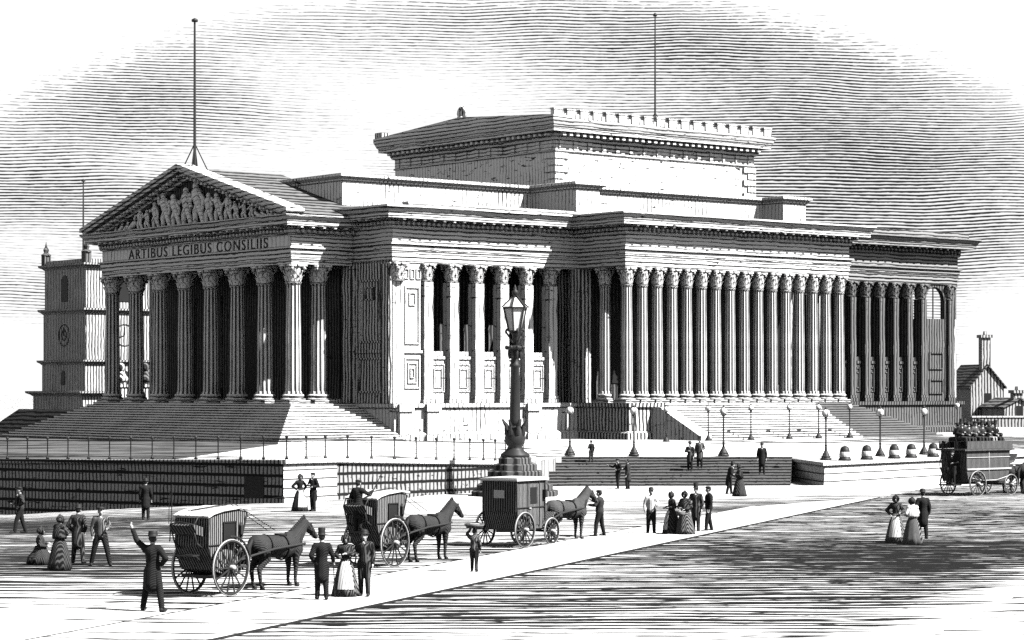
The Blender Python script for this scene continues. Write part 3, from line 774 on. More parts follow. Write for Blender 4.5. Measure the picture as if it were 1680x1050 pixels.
for b0, b1 in ((1.3,2.4),(-3.05,-2.2)): m = MB(); m.box(5.75, 6.1, b0, b1, STY, 14.0); m.build('pilaster', M['stone'], hall)
# doorway and dark wall inside the portico
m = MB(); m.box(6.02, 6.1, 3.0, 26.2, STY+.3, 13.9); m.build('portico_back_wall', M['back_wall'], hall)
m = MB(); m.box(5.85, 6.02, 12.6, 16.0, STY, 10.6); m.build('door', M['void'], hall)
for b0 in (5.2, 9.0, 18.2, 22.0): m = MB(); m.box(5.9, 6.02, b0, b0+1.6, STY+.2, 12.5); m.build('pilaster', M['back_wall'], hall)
# corner pier and panel bay on the sunny side
m = MB(); m.box(6.05, 7.0, -3.12, -2.88, STY, 14.1); m.build('corner_pilaster', M['white_stone'], hall)
cp = capital(.44, 1.25).mesh('capital')
for (a, b) in ((6.5,-3.0),): o = link('capital', cp, M['capital'], hall); o.location = (a, b, 12.85)
m = MB(); m.box(6.12, 8.52, -2.93, -2.88, STY, 14.08); m.build('bay_facing', M['coping'], hall)
m = MB(); frame_e(m, 7.15, 8.4, 8.6, 12.5); frame_e(m, 7.5, 8.05, 11.2, 12.1, .08); m.box(7.05, 8.6, -3.06, -2.88, 8.0, 8.2)
frame_e(m, 7.12, 8.45, 5.6, 7.7); frame_e(m, 7.38, 8.2, 5.95, 7.35, .09); frame_e(m, 7.6, 7.98, 6.3, 7.0, .08)
for k in range(3): frame_e(m, 7.1+k*.5, 7.5+k*.5, 13.0, 13.7, .08)
m.build('corner_bay_panels', M['coping'], hall)
# back walls of the recesses
for q in ((8.5,22.3,.4,1.0),(22.3,44.6,-2.2,-1.6),(44.6,59.5,-.6,0)): m = MB(); m.box(*q, STY, 14.3); m.build('recess_wall', M['back_wall'], hall)
m = MB(); m.box(AE-.6, AE, -2.9, 2.5, STY, 11.3); m.build('wall', M['stone'], hall)
for q in ((AE-.6,AE,2.5,BW-.6),(8.5,AE,BW-.6,BW),(22.3,22.8,-2.9,.4),(44.1,44.6,-2.9,-.6)): m = MB(); m.box(*q, STY, 14.3); m.build('wall', M['stone'], hall)
# square pillars with low panelled screens (south wing)
def pillar_set(prs, avals, mat, b=-2.95, w_=.8):
    pm = MB(); pm.box(-w_/2,w_/2,-.2,.62,.5,H_COL-1.2); pm = pm.mesh('pillar')
    bm_ = MB(); bm_.box(-w_/2-.12,w_/2+.12,-.32,.7,0,.28); bm_.box(-w_/2-.05,w_/2+.05,-.26,.66,.28,.5); bm_ = bm_.mesh('base')
    cm = capital(.42, 1.22).mesh('capital'); kc = M['shade_capital'] if mat is M['dark_stone'] else M['capital']
    for a in avals:
        o = link('pillar', pm, mat, hall); o.location = (a, b, STY)
        q = link('base', bm_, mat, o); q = link('capital', cm, kc, o); q.location = (0,.2,H_COL-1.2+.03)
SP = [9.05 + 2.2*k for k in range(6)]
pillar_set(None, SP, M['white_stone'])
def screens(avals, mat, b=-2.7, w_=.7):
    sm = MB(); sm.box(-w_,w_,0,.35,0,3.0); sm.box(-w_,w_,-.1,.45,3.0,3.22); sm.box(-w_*.64,w_*.64,.0,.3,3.22,3.55)
    for (x0,x1,z0,z1,t) in ((-w_*.83,w_*.83,.75,2.7,.1),(-w_*.52,w_*.52,1.05,2.35,.08)):
        for (p,q,r_,s_) in ((x0,x1,z0,z0+t),(x0,x1,z1-t,z1),(x0,x0+t,z0+t,z1-t),(x1-t,x1,z0+t,z1-t)): sm.box(p,q,-.07,.02,r_,s_)
    sm = sm.mesh('screen_panel')
    for a in avals: o = link('screen_panel', sm, mat, hall); o.location = (a, b, STY)
screens([(SP[i]+SP[i+1])/2 for i in range(5)], M['white_stone'])
for a in [SP[i]+1.35 for i in range(5)]: put_column(cc, a, -1.2)
# central colonnade
NCC = 16
for k in range(NCC): put_column(cc, 22.75 + k*(44.15-22.75)/(NCC-1), -7.9)
put_column(cc, 22.75, -5.6); put_column(cc, 44.15, -5.6)
m = MB(); m.box(22.2, 23.2, -3.6, -2.6, STY, 14.1); m.build('anta', M['stone'], hall)
# dark windows added so the colonnade's back wall reads as shade
wm = MB(); wm.box(-.55,.55,-.05,.04,0,5.2); wm = wm.mesh('window')
for k in range(8): o = link('window', wm, M['void'], hall); o.location = (24.2+k*2.7, -2.22, STY+1.4)
# north wing
NP = [45.9 + 1.66*k for k in range(9)]
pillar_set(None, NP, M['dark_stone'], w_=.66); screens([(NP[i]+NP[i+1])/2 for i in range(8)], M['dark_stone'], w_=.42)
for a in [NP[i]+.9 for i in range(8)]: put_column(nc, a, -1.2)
# end bay: dark below, an open arch to the sky at the top of the corner
m = MB(); aw0, aw1 = 59.6, 61.9; az0, azs = 11.3, 12.75
m.box(59.5, AE-.6, -2.9, -.6, STY, az0); m.box(59.3, aw0, -2.9, -2.5, az0, 14.3); m.box(aw1, AE, -2.9, -2.5, az0, 14.3)
pts = [(aw0 + (aw1-aw0)*(1-cos(pi*i/12))/2, azs + 1.15*sin(pi*i/12)) for i in range(13)]
for i in range(12):
    m.extrude_xz([pts[i], pts[i+1], (pts[i+1][0],14.3), (pts[i][0],14.3)], -2.9, -2.5)
m.build('north_end_bay', M['dark_stone'], hall)
pillar_set(None, [62.5], M['dark_stone'], w_=.66)
m = MB(); m.box(60.7,60.78,-2.75,-2.67,az0,13.88); m.build('arch_bars', M['iron'], hall)
for q in ((5.2,6.4),(7.2,8.6)): m = MB(); frame_e(m, 60.0, 61.7, *q); m.build('bay_panel', M['dark_stone'], hall)

# --- main entablature, split at the breaks
ZT = 17.85
entab([(6.1,BW),(6.1,-3.0),(22.2,-3.0)], 14.1, ZT, 'south_entablature', M['moulding'], False, 1.5)
entab([(22.2,-2.0),(22.2,-8.4),(44.7,-8.4),(44.7,-2.0)], 14.1, ZT-.012, 'colonnade_entablature', M['moulding'], False, 1.5)
entab([(44.7,-3.0),(AE,-3.0),(AE,BW)], 14.1, ZT-.006, 'north_entablature', M['shade_mould'], False, 1.4, segs=(0,))
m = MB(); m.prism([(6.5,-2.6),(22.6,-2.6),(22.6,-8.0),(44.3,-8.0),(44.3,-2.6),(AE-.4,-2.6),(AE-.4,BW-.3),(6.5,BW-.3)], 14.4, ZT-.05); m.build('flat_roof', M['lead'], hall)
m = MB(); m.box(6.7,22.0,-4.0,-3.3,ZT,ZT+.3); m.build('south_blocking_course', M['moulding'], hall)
m = MB(); m.box(46.3,AE+.4,-3.9,-3.2,ZT,ZT+.45); m.build('north_blocking_course', M['shade_mould'], hall)
# --- podium and plinths
def podium(poly_path, z0, z1, name, mat):
    m = MB(); m.sweep(poly_path, [(-.6,z0-.4),(.35,z0-.4),(.35,z0+.45),(.22,z0+.55),(.1,z0+.6),(.1,z1-.35),(.28,z1-.28),(.3,z1),(-1.6,z1+.002)]); return m.build(name, mat, hall)
podium([(6.1,3.0),(6.1,-3.25),(22.3,-3.25)], TER, STY, 'south_podium', M['white_stone'])
m = MB(); m.box(8.5, 22.5, -3.0, .6, STY-.5, STY-.01); m.box(22.3, 44.6, -8.5, -1.6, STY-.4, STY-.012); m.box(44.6, AE, -3.0, .6, STY-.5, STY-.014); m.build('colonnade_floor', M['coping'], hall)
# projecting pedestals along the south podium
pb = MB(); pb.box(-.62,.62,-.5,0,0,.5); pb.box(-.5,.5,-.38,0,.5,STY-TER-.5); pb.box(-.62,.62,-.5,0,STY-TER-.5,STY-TER-.002); pb = pb.mesh('pedestal')
for a in (6.75, 9.05, 17.85): o = link('pedestal', pb, M['white_stone'], hall); o.location = (a, -3.3, TER-.05)
podium([(22.2,-3.3),(22.2,-8.7),(25.4,-8.7)], TER, STY-.004, 'colonnade_podium', M['stone'])
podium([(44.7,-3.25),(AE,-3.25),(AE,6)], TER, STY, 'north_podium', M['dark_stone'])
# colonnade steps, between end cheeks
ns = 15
for nm_, a0, a1, k_, mt_ in (('colonnade_steps', 25.5, 40.6, 0, 'step'), ('painted_shade_steps', 40.6, 44.6, .34, 'shade_step')):  # second run is coloured dark to paint shade on the north end
    m = MB()
    for i in range(ns):
        z1 = STY - .03 - i*(STY-TER)/ns; b1 = -8.55 - i*.34
        m.box(a0, a1 + i*k_, b1-.34, -8.3 if i == 0 else b1+.02, TER-.6, z1)
    m.build(nm_, M[mt_], hall)
m = MB(); m.extrude_yz([(-8.6,TER-.5),(-8.6,STY-.3),(-9.6,STY-.3),(-13.6,TER+.35),(-13.6,TER-.5)], 24.3, 25.5); m.build('step_cheek', M['white_stone'], hall)
# portico steps: stepped pyramid on three sides
m = MB(); ns = 15; zA = TER
for i in range(ns):
    f = i/(ns-1); z1 = STY - (STY-zA)*i/ns
    m.box(.55 - 4.7*f, 6.02, .9 - 5.6*f, 27.8 + 5.6*f, (STY - (STY-zA)*(i+1)/ns - (.05 if i < ns-1 else 1.0)), z1 - .003*0)
m.build('portico_steps', M['step'], hall)

# --- attic
AZ0, AZ1 = ZT-.1, 20.6
apath = [(6.9,24.5),(6.9,4.0),(23.8,4.0),(23.8,-1.2),(26.1,-1.2),(26.1,1.1),(45.0,1.1),(45.0,-1.2),(47.5,-1.2),(47.5,24.5)]
def cap_prof(z0, z1): return [(-.4,z0),(0.1,z0),(0.1,z0+.5),(0,z0+.55),(0,z1-.55),(.12,z1-.5),(.12,z1-.38),(.38,z1-.22),(.38,z1-.02),(.3,z1),(-.8,z1+.002)]
m = MB(); m.sweep(apath, cap_prof(AZ0, AZ1), True); m.build('attic', M['white_stone'], hall)
m = MB(); m.prism([(7.2,24.2),(7.2,4.3),(24.1,4.3),(24.1,-.9),(25.8,-.9),(25.8,1.4),(45.3,1.4),(45.3,-.9),(47.2,-.9),(47.2,24.2)][::-1], AZ0, AZ1-.05); m.build('attic_roof', M['lead'], hall)
# --- upper storey over the great hall
UA0, UA1, UB0, UB1 = 28.0, 49.0, 6.1, 26.7; UZ0, UZ1, UZ2 = 20.5, 23.6, 26.0
m = MB(); m.box(UA0, UA1, UB0, UB1, UZ0, UZ1+.6); up_ = m.build('upper_storey', M['coursed_stone'], hall)
# quoins
for e in (0, 1):
    qm = MB()
    for k in range(6):
        L = 1.25 if k % 2 else .75; z = UZ0 + k*.52
        if e == 0: qm.box(UA0-.14, UA0+L, UB0-.14, UB0+L, z+.0, z+.44)
        else: qm.box(UA1-L, UA1+.14, UB0-.14, UB0+L, z+.0, z+.44)
    qm.build('quoin_stack', M['white_stone'], up_)
um = MB(); h = UZ2-UZ1
um.sweep([(UA0,UB0),(UA1,UB0),(UA1,UB1),(UA0,UB1)], [(-.5,UZ1),(.1,UZ1),(.1,UZ1+.15),(.02,UZ1+.16),(.02,UZ1+.85),(.2,UZ1+.9),(.3,UZ1+1.1),(.34,UZ1+1.4),(1.0,UZ1+1.45),(1.0,UZ1+1.75),(1.08,UZ1+1.8),(1.3,UZ1+2.3),(1.3,UZ2),(-1.0,UZ2+.02)], True)
ue = um.build('upper_cornice', M['moulding'], up_)
um = MB()
for k in range(15):
    a = UA0 + .5 + k*(UA1-UA0-1)/14; um.box(a-.22, a+.22, UB0-.13, UB0+.02, UZ1+.17, UZ1+.85); 
for k in range(32):
    a = UA0 + .2 + k*(UA1-UA0-.4)/31; um.box(a-.16, a+.16, UB0-.85, UB0-.25, UZ1+1.15, UZ1+1.42)
um.build('triglyph_frieze', M['moulding'], ue); um = MB()
for k in range(32):
    b = UB0 + .2 + k*(UB1-UB0-.4)/31; um.box(UA0-.85, UA0-.25, b-.16, b+.16, UZ1+1.15, UZ1+1.42)
for k in range(14):
    b = UB0 + .5 + k*(UB1-UB0-1)/13; um.box(UA0-.13, UA0+.02, b-.22, b+.22, UZ1+.17, UZ1+.85)
um.build('triglyph_frieze', M['moulding'], ue)
UBc = (UB0+UB1)/2; uh = (UB1-UB0)/2 + 1.3
m = MB(); m.extrude_yz([(UBc-uh,UZ2+.02),(UBc+uh,UZ2+.02),(UBc+uh,UZ2+.2),(UBc,UZ2+1.0),(UBc-uh,UZ2+.2)], UA0-1.3, UA0+.6); m.build('upper_pediment', M['moulding'], up_)
m = MB(); m.extrude_yz([(UBc-uh+.3,UZ2+.02),(UBc+uh-.3,UZ2+.02),(UBc,UZ2+.95)], UA0+.6, UA1+1.0); m.build('upper_roof', M['lead'], up_)
m = MB(); m.torus((UA0-1.0,UBc,UZ2+1.35), .42, .14, 'x', 20, 6); m.ell((UA0-1.0,UBc,UZ2+1.3), (.12,.28,.42), 10, 8); m.box(UA0-1.25,UA0-.7,UBc-.3,UBc+.3,UZ2+.8,UZ2+1.05); m.build('acroterion', M['stone'], up_, True)
m = MB(); m.box(UA0-1.2, UA0-.3, UB1+.4, UB1+1.2, UZ2+.05, UZ2+.7); m.build('corner_block', M['stone'], up_)
am = MB(); am.box(-.42,.42,-.2,.2,0,.62); am.box(-.48,.48,-.24,.24,.62,.74); am = am.mesh('parapet_block')
bm2 = MB(); bm2.box(UA0-1.0, UA1+.9, UB0-.95, UB0-.75, UZ2, UZ2+.42); bm2.build('parapet', M['white_stone'], up_)
for k in range(18): o = link('parapet_block', am, M['white_stone'], up_); o.location = (UA0-.6 + k*(UA1-UA0+1.2)/17, UB0-.85, UZ2+.03)

# ------------------------------------------------------------------ flagpoles
def flagpole(loc, h, label, r=.09, brace=1.6):
    o = empty('flagpole', loc, PHI, label, 'flagpole', 'flagpoles on the rooftops')
    m = MB(); m.lathe([(r*1.3,0),(r*1.2,.4),(r,.6),(r*.65,h-.25),(r*.6,h-.2)], 10); m.build('pole', M['iron'], o, True)
    m = MB(); m.lathe([(r*.6,h-.2),(r*2.0,h-.17),(r*2.1,h-.02),(r*1.2,h+.05),(.01,h+.1)], 12); m.build('truck', M['iron'], o, True)
    if brace:
        for k in range(4):
            t = k*pi/2 + pi/4; m = MB(); m.bar((0,0,brace*1.15),(brace*.62*cos(t),brace*.62*sin(t),-.2), .07); m.build('brace', M['iron'], o)
    return o
flagpole(hp(1.25, PBc, za-.02), 10.7, 'tall black flagpole rising behind the point of the portico pediment', .11)
flagpole(hp(40.1, 8.2, UZ2+.25), 9.2, 'slender flagpole with braces on the upper storey roof', .08, 1.2)

# ------------------------------------------------------------------ ground, road, pavement, terrace
def gz(X, D):
    c = lambda v: max(0, min(1, v))
    return -1.13*c((-X-11)/16)*c((D-88)/38)
xs = [-900,-300,-120,-70] + [-50+2*i for i in range(21)] + [-8,0,8,16,25,40,70,130,300,900]
ys = [8,30,45] + [60+3*i for i in range(30)] + [155,175,210,300,500,900,1800]
m = MB(); vs_ = [(x,y,gz(x,y)) for y in ys for x in xs]; n = len(xs)
m.add(vs_, [(j*n+i, j*n+i+1, (j+1)*n+i+1, (j+1)*n+i) for j in range(len(ys)-1) for i in range(n-1)])
tag(m.build('ground', M['ground']), kind='structure')
# the kerb lines run towards (.342, .94)
dv = Vector((.342,.94)).normalized()
UL = Vector((-2.98,73.2)); LL = Vector((-2.59,63.5))
def on(base, D): t = (D-base.y)/dv.y; return (base.x+dv.x*t, D)
m = MB(); poly = [on(UL,52), on(LL,45), on(LL,98), on(LL,118), on(UL,104), on(UL,84)]
poly = [on(UL,50), on(LL,41), on(LL,122), on(UL,112)]
m.prism(poly, -.05, .04); tag(m.build('pavement', M['pavement']), kind='structure')
m = MB()
for base, s in ((UL,-1),(LL,1)):
    d0, d1 = (50,112) if s < 0 else (41,122)
    p, q = Vector(on(base,d0)), Vector(on(base,d1)); nn = Vector((dv.y,-dv.x))*s
    m.prism([tuple(p+nn*.002), tuple(p+nn*.09), tuple(q+nn*.09), tuple(q+nn*.002)] if s > 0 else [tuple(p+nn*.08), tuple(p+nn*.002), tuple(q+nn*.002), tuple(q+nn*.08)], -.05, .046)
tag(m.build('kerb', M['ink_black']), kind='structure')
nn = Vector((dv.y,-dv.x))*.10
p, q = Vector(on(LL,30))+nn, Vector(on(LL,140))+nn
def rl(D): return (7 + (D-57.6)*.391, D)
rp = [tuple(Vector(on(LL,46))+nn), (rl(46)[0]+4,46)] + [(rl(D)[0]+4,D) for D in (60,80,110,150)] + [(q.x,q.y)]
m = MB(); m.add([(x,y,.006) for x,y in rp], [tuple(range(len(rp)))]); tag(m.build('road', M['road']), kind='structure')

# terrace front line
c0 = Vector((-11.18,117.0)); dl = Vector((-.85,.53)).normalized()
Tl = c0 + dl*40
curve = []
pA, pB = Vector((-8.77,120.0)), Vector((.85,134.0))
for i in range(13):
    t = i/12; q = pA.lerp(pB, t); bul = Vector((.75,-.66))*sin(pi*t)*1.6; curve.append(q+bul)
zt = lambda p: 2.1
def wall_run(pts, ztops, zbase, prof_t=.45):
    pass
def swept_wall(path, top, base, name, mat, cop, label, cat):
    """wall along a path, per-vertex top and base heights, rusticated face, projecting coping as a part"""
    o = empty(name, (path[0].x, path[0].y, 0), 0, label, cat); off = Vector((path[0].x, path[0].y))
    def sw(prof_f):
        m = MB(); n = len(path); vs = []; k = 0
        for i, p in enumerate(path):
            a_ = path[i-1] if i else None; b_ = path[i+1] if i < n-1 else None
            nr = lambda u, v: Vector(((v-u).y, -(v-u).x)).normalized()
            n1 = nr(a_, p) if a_ is not None else nr(p, b_); n2 = nr(p, b_) if b_ is not None else n1
            mt = (n1+n2)/(1+n1.dot(n2)); pr = prof_f(top[i], base[i]); k = len(pr)
            for of, z in pr: q = p + mt*of - off; vs.append((q.x, q.y, z))
        fs = [(i*k+j, (i+1)*k+j, (i+1)*k+j+1, i*k+j+1) for i in range(n-1) for j in range(k-1)]
        fs.append(tuple(range(k))); fs.append(tuple((n-1)*k+j for j in range(k-1,-1,-1)))
        m.add(vs, fs); return m
    sw(lambda t, b: [(-.6,b-.5),(.06,b-.5),(.06,b+.25),(0,b+.3),(0,t-.28),(-.6,t-.28)]).build('wall_face', mat, o)
    sw(lambda t, b: [(-.6,t-.278),(.05,t-.278),(.05,t-.22),(.16,t-.2),(.16,t-.03),(.13,t),(-.6,t)]).build('coping', cop, o)
    return o
SP_ = [Tl, c0 + dl*18.8, c0]
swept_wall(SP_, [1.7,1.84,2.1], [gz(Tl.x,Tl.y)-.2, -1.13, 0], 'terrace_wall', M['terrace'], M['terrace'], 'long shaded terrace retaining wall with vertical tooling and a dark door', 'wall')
dm = MB(); dd = -dl; nw = Vector((dd.y,-dd.x))
d1 = c0 + dl*2.4; d2 = c0 + dl*1.2
dm.prism([tuple(d1+nw*.03-nw*.2), tuple(d1+nw*.03), tuple(d2+nw*.03), tuple(d2-nw*.17)], -.2, 1.25)
tw = bpy.data.objects['terrace_wall']; q = dm.build('door', M['void'], tw); q.location = (-Tl.x, -Tl.y, 0)
cn = [c0 + (pA-c0).normalized()*.0, pA]
swept_wall([c0 + Vector((.001,.001)), pA], [2.1,2.08], [0,0], 'terrace_wall', M['pale_wall'], M['coping'], 'short sunlit return of the terrace wall with pale coursed stone', 'wall')
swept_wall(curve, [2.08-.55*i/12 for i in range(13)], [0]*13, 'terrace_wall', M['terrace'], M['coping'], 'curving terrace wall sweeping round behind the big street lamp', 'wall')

# plateau sheet
def pxD(px, D, z): return Vector(((px-840)/F*D, D, z))
front = [Vector((Tl.x,Tl.y,1.68)), Vector(((c0+dl*18.8).x,(c0+dl*18.8).y,1.82)), Vector(((c0+dl*7.1).x,(c0+dl*7.1).y,1.97)), Vector((c0.x,c0.y,2.08)), Vector((pA.x,pA.y,2.06))]
front += [Vector((c.x,c.y,2.05-.55*i/12)) for i, c in enumerate(curve) if i in (3,6,9,12)]
STEP_L, STEP_R = pxD(880,146,1.46), pxD(1300,146,1.40)
front += [STEP_L, STEP_R, pxD(1352,137.9,1.32), pxD(1560,149,1.32), pxD(1800,165,1.3)]
mids = []; backs = []
inw = Vector((-.3,1)).normalized()
mid_pts = [(-62,212),(-46,191.5),(-14.9,152.7),(-14.0,151.7),(-12.8,150.6),(-12.0,149),(-11,149),(-6,152),(-3,154), (4,156),(22,168),(27,172),(40,184),(52,196)]
for i, f in enumerate(front):
    mx, my = mid_pts[i]; mids.append(Vector((mx,my,TER)))
    backs.append(Vector((mx*1.25-3, 270 + i*2, TER)))
m = MB(); n = len(front)
m.add([tuple(v) for v in front+mids+backs], [(i,i+1,n+i+1,n+i) for i in range(2,n-1)] + [(n+i,n+i+1,2*n+i+1,2*n+i) for i in range(n-1)])
tag(m.build('plateau', M['plateau']), kind='structure')
m = MB(); m.add([tuple(v) for v in front[:3]+mids[:3]], [(0,1,4,3),(1,2,5,4)]); tag(m.build('terrace_shade_floor', M['shade_flags']), kind='structure')  # floor strip split off to carry the painted shade before the portico
# broad dark steps up to the plateau
m = MB(); nst = 10; A = pxD(872,136.5,0); B = pxD(1296,137.5,0)
for i in range(nst):
    f0 = i/nst; zz = 1.44*(i+1)/nst
    l = A.lerp(STEP_L, f0); r = B.lerp(STEP_R, f0); l1 = STEP_L + Vector((0,.2,0)); r1 = STEP_R + Vector((0,.2,0))
    m.prism([(l.x,l.y),(r.x,r.y),(r1.x,r1.y),(l1.x,l1.y)], -.2, zz)
so_ = m.build('plaza_steps', M['setts']); tag(so_, 'broad flight of dark granite steps rising from the pavement to the plateau', 'steps')
# stepped end of curving wall
o = empty('low_wall', (0,0,0), 0, 'pale stepped wall end where the railing meets the dark steps', 'wall')
m = MB()
for i in range(5):
    x0 = .95 + i*.42; m.box(x0-1.3, x0+.35, 133.6+i*2.4, 136.1+i*2.4, -.1, 1.50-.015*i)
m.build('wall_face', M['coping'], o)
# right-hand plateau wall
rw = [pxD(1298,146.2,0), pxD(1352,137.5,0), pxD(1420,141.2,0), pxD(1560,149,0), pxD(1800,165,0)]
swept_wall([Vector((p.x,p.y)) for p in rw], [1.36]*5, [0]*5, 'plateau_wall', M['pale_wall'], M['coping'], 'long low pale retaining wall carrying a row of round-headed posts', 'wall')
# white pavement below the plateau
m = MB(); pts = [pxD(560,640,0)]
pv = [pxD(640,118,0), pxD(1120,119,0), pxD(1450,129,0), pxD(1760,150,0), pxD(1760,157,0), pxD(1560,147.6,0), pxD(1352,136.6,0), pxD(880,135.5,0), pxD(835,129,0), pxD(700,124,0)]
m.prism([(p.x,p.y) for p in pv], -.05, .05); tag(m.build('footpath', M['pavement']), kind='structure')

# ------------------------------------------------------------------ railing
def railing(path, tops, label, spacing=1.5):
    o = empty('terrace_railing', (path[0].x,path[0].y,0), 0, label, 'railing'); off = path[0]
    pm = MB(); pm.lathe([(.09,0),(.09,.06),(.05,.10),(.032,.2),(.03,.95),(.045,.97),(.03,1.0),(.06,1.04),(.085,1.10),(.06,1.165),(.01,1.18)], 10); pm = pm.mesh('post')
    acc = 0; P = [Vector((p.x,p.y,t)) for p, t in zip(path, tops)]; pts = [P[0]]
    rails = MB()
    L = [0]
    for i in range(1, len(P)): L.append(L[-1] + (P[i]-P[i-1]).length)
    n = int(L[-1]/spacing)
    def ev(s):
        for i in range(1, len(P)):
            if s <= L[i] + 1e-6: f = (s-L[i-1])/(L[i]-L[i-1]); return P[i-1].lerp(P[i], f)
        return P[-1]
    pp = [ev(L[-1]*k/n) for k in range(n+1)]
    for p in pp:
        q = link('post', pm, M['iron'], o, True); q.location = (p.x-off.x, p.y-off.y, p.z)
    for h_ in (.98, .5) if False else (.96,):
        for i in range(len(pp)-1):
            a_, b_ = pp[i], pp[i+1]; rails.bar((a_.x-off.x,a_.y-off.y,a_.z+h_), (b_.x-off.x,b_.y-off.y,b_.z+h_), .05, .055)
            rails.bar((a_.x-off.x,a_.y-off.y,a_.z+.12), (b_.x-off.x,b_.y-off.y,b_.z+.12), .03, .03)
    rails.build('rail', M['iron'], o)
ins = Vector((dl.y,-dl.x))
nin = Vector((.45,.9)).normalized()*.3
railing([Tl+nin, c0+dl*18.8+nin, c0+nin], [1.70,1.84,2.1], 'long iron railing with ball-topped posts above the shaded terrace wall', 1.38)
cin = [c + Vector((-.22,.24)) for c in curve]
railing([c0+nin, pA+Vector((-.25,.2))] + cin[1:], [2.1,2.08] + [2.08-.55*i/12 for i in range(1,13)], 'iron railing following the sunlit return and curving terrace wall', 1.45)

# ------------------------------------------------------------------ lamps
def lamp_proto(h):
    root = empty('globe_lamp')
    m = MB(); m.lathe([(.34,0),(.34,.1),(.24,.16),(.2,.35),(.13,.45),(.10,.55),(.02,.56)], 14); m.torus((0,0,.2), .24, .05, 'z', 14, 6)
    for k in range(4): t = k*pi/2+.4; m.capsule((.3*cos(t),.3*sin(t),.05),(.12*cos(t),.12*sin(t),.42), .06, .04, 8)
    m.build('base', M['iron'], root, True)
    m = MB(); m.lathe([(.075,.5),(.06,.8),(.09,.84),(.055,.9),(.045,h-.62),(.08,h-.6),(.05,h-.55),(.11,h-.45),(.02,h-.44)], 12); m.build('post', M['iron'], root, True)
    m = MB(); m.ell((0,0,h-.20), (.235,.235,.25), 20, 12); gl = m.build('globe', M['glass_globe'], root, True)
    m = MB(); m.lathe([(.11,h+.03),(.09,h+.10),(.03,h+.13),(.025,h+.2),(.005,h+.22)], 12); m.torus((0,0,h-.2), .242, .022, 'x', 22, 5); m.torus((0,0,h-.2), .242, .022, 'y', 22, 5)
    m.build('globe_cage', M['iron'], root, True)
    return root
LP = lamp_proto(2.95); first = True
lamps = [(935,146.3,1.5,'beside the end of the curving railing'),(1040,146.4,1.47,'above the left half of the dark steps'),(1187,146.5,1.45,'behind the pair standing on the dark steps'),(1355,141.0,1.38,'at the corner of the low pale wall'),
         (1444,146.5,1.38,'behind the middle of the low pale wall'),(1516,150.5,1.38,'near the omnibus over the low pale wall'),
         (1093,160.5,1.9,'standing before the sloping step cheek'),(1162,163,1.93,'first to the right of the step cheek'),(1232,166,1.95,'against the middle of the colonnade steps'),
         (1295,168.5,1.97,'against the shaded end of the colonnade steps'),(1343,170.5,1.97,'just behind the lamp at the wall corner'),(1394,172.5,1.98,'at the far foot of the colonnade steps'),(1570,186,2.0,'by the north podium above the omnibus driver')]
for px, D, z, wh in lamps:
    o = LP if first else copy_tree(LP); first = False
    p = pxD(px, D, z); o.location = p; o.rotation_euler = (0,0,px*.1)
    tag(o, 'iron lamp post with opal globe ' + wh, 'lamp post', 'globe lamps on the plateau')
    if D > 155:
        o.scale = (.84,.84,.84)

# the big foreground lamp
BLD = 123.5; bl = empty('street_lamp', pxD(845,BLD,0), .3, 'huge ornate cast iron street lamp with glazed lantern on a stepped plinth', 'street lamp')
zz = lambda py: HC + (YH-py)/F*BLD
m = MB()
for i in range(6):
    r = 2.35 - i*.29; m.lathe([(r,i*.34),(r,i*.34+.28),(r-.06,i*.34+.34),(.1,i*.34+.342)], 8)
m.build('plinth', M['dark_stone'], bl)
m = MB(); zb0 = 2.05; Zs = lambda q: zb0 + q*.70
m.lathe([(.75,zb0),(.72,Zs(.2)),(.45,Zs(.5)),(.36,Zs(.75)),(.46,Zs(.95)),(.53,Zs(1.4)),(.43,Zs(2.0)),(.33,Zs(2.25)),(.30,Zs(2.3))], 24, (0,0), lambda t, z: 1+.05*cos(12*t))
for k in range(8):
    t = 2*pi*k/8; d = Vector((cos(t),sin(t),0))
    m.chain([tuple(d*.44+Vector((0,0,Zs(1.7)))), tuple(d*.48+Vector((0,0,Zs(2.3)))), tuple(d*.70+Vector((0,0,Zs(2.75))))], [.13,.10,.03], 8)
m.build('base', M['iron'], bl, True)
zc = zz(575)
m = MB(); m.lathe([(.30,zb0+1.5),(.285,zb0+1.9),(.22,zc-.9),(.26,zc-.85),(.29,zc-.75),(.22,zc-.68),(.20,zc-.1),(.32,zc),(.46,zc+.1),(.46,zc+.2),(.25,zc+.22),(.1,zc+.3)], 24, (0,0), lambda t, z: 1+.045*cos(12*t) if z < zc-.95 else 1)
for k in range(8):
    t = 2*pi*k/8; d = Vector((cos(t),sin(t),0)); m.ell(tuple(d*.30+Vector((0,0,zc-.15))), (.10,.10,.3), 8, 6); m.ell(tuple(d*.45+Vector((0,0,zc+.15))), (.11,.11,.12), 8, 5)
m.build('post', M['iron'], bl, True)
zl0, zl1 = zz(545), zz(505); 
m = MB(); m.lathe([(.13,zc+.15),(.1,zc+.5),(.16,zl0-.1),(.26,zl0),(.05,zl0+.02)], 14)
for k in range(4):
    t = k*pi/2; d = Vector((cos(t),sin(t),0))
    pts = [d*.08+Vector((0,0,zc+.3)), d*.32+Vector((0,0,zl0-.22)), d*.5+Vector((0,0,zl0+.0)), d*.44+Vector((0,0,zl0+.16)), d*.34+Vector((0,0,zl0+.08))]
    m.tube([tuple(p) for p in pts], .055, 8)
m.build('bracket', M['iron'], bl, True)
n6 = 6; r0, r1 = .34, .62
m = MB(); m.lathe([(r0-.03,zl0+.06),(r1-.03,zl1)], n6); m.build('lantern_glass', M['lantern_glass'], bl)
m = MB()
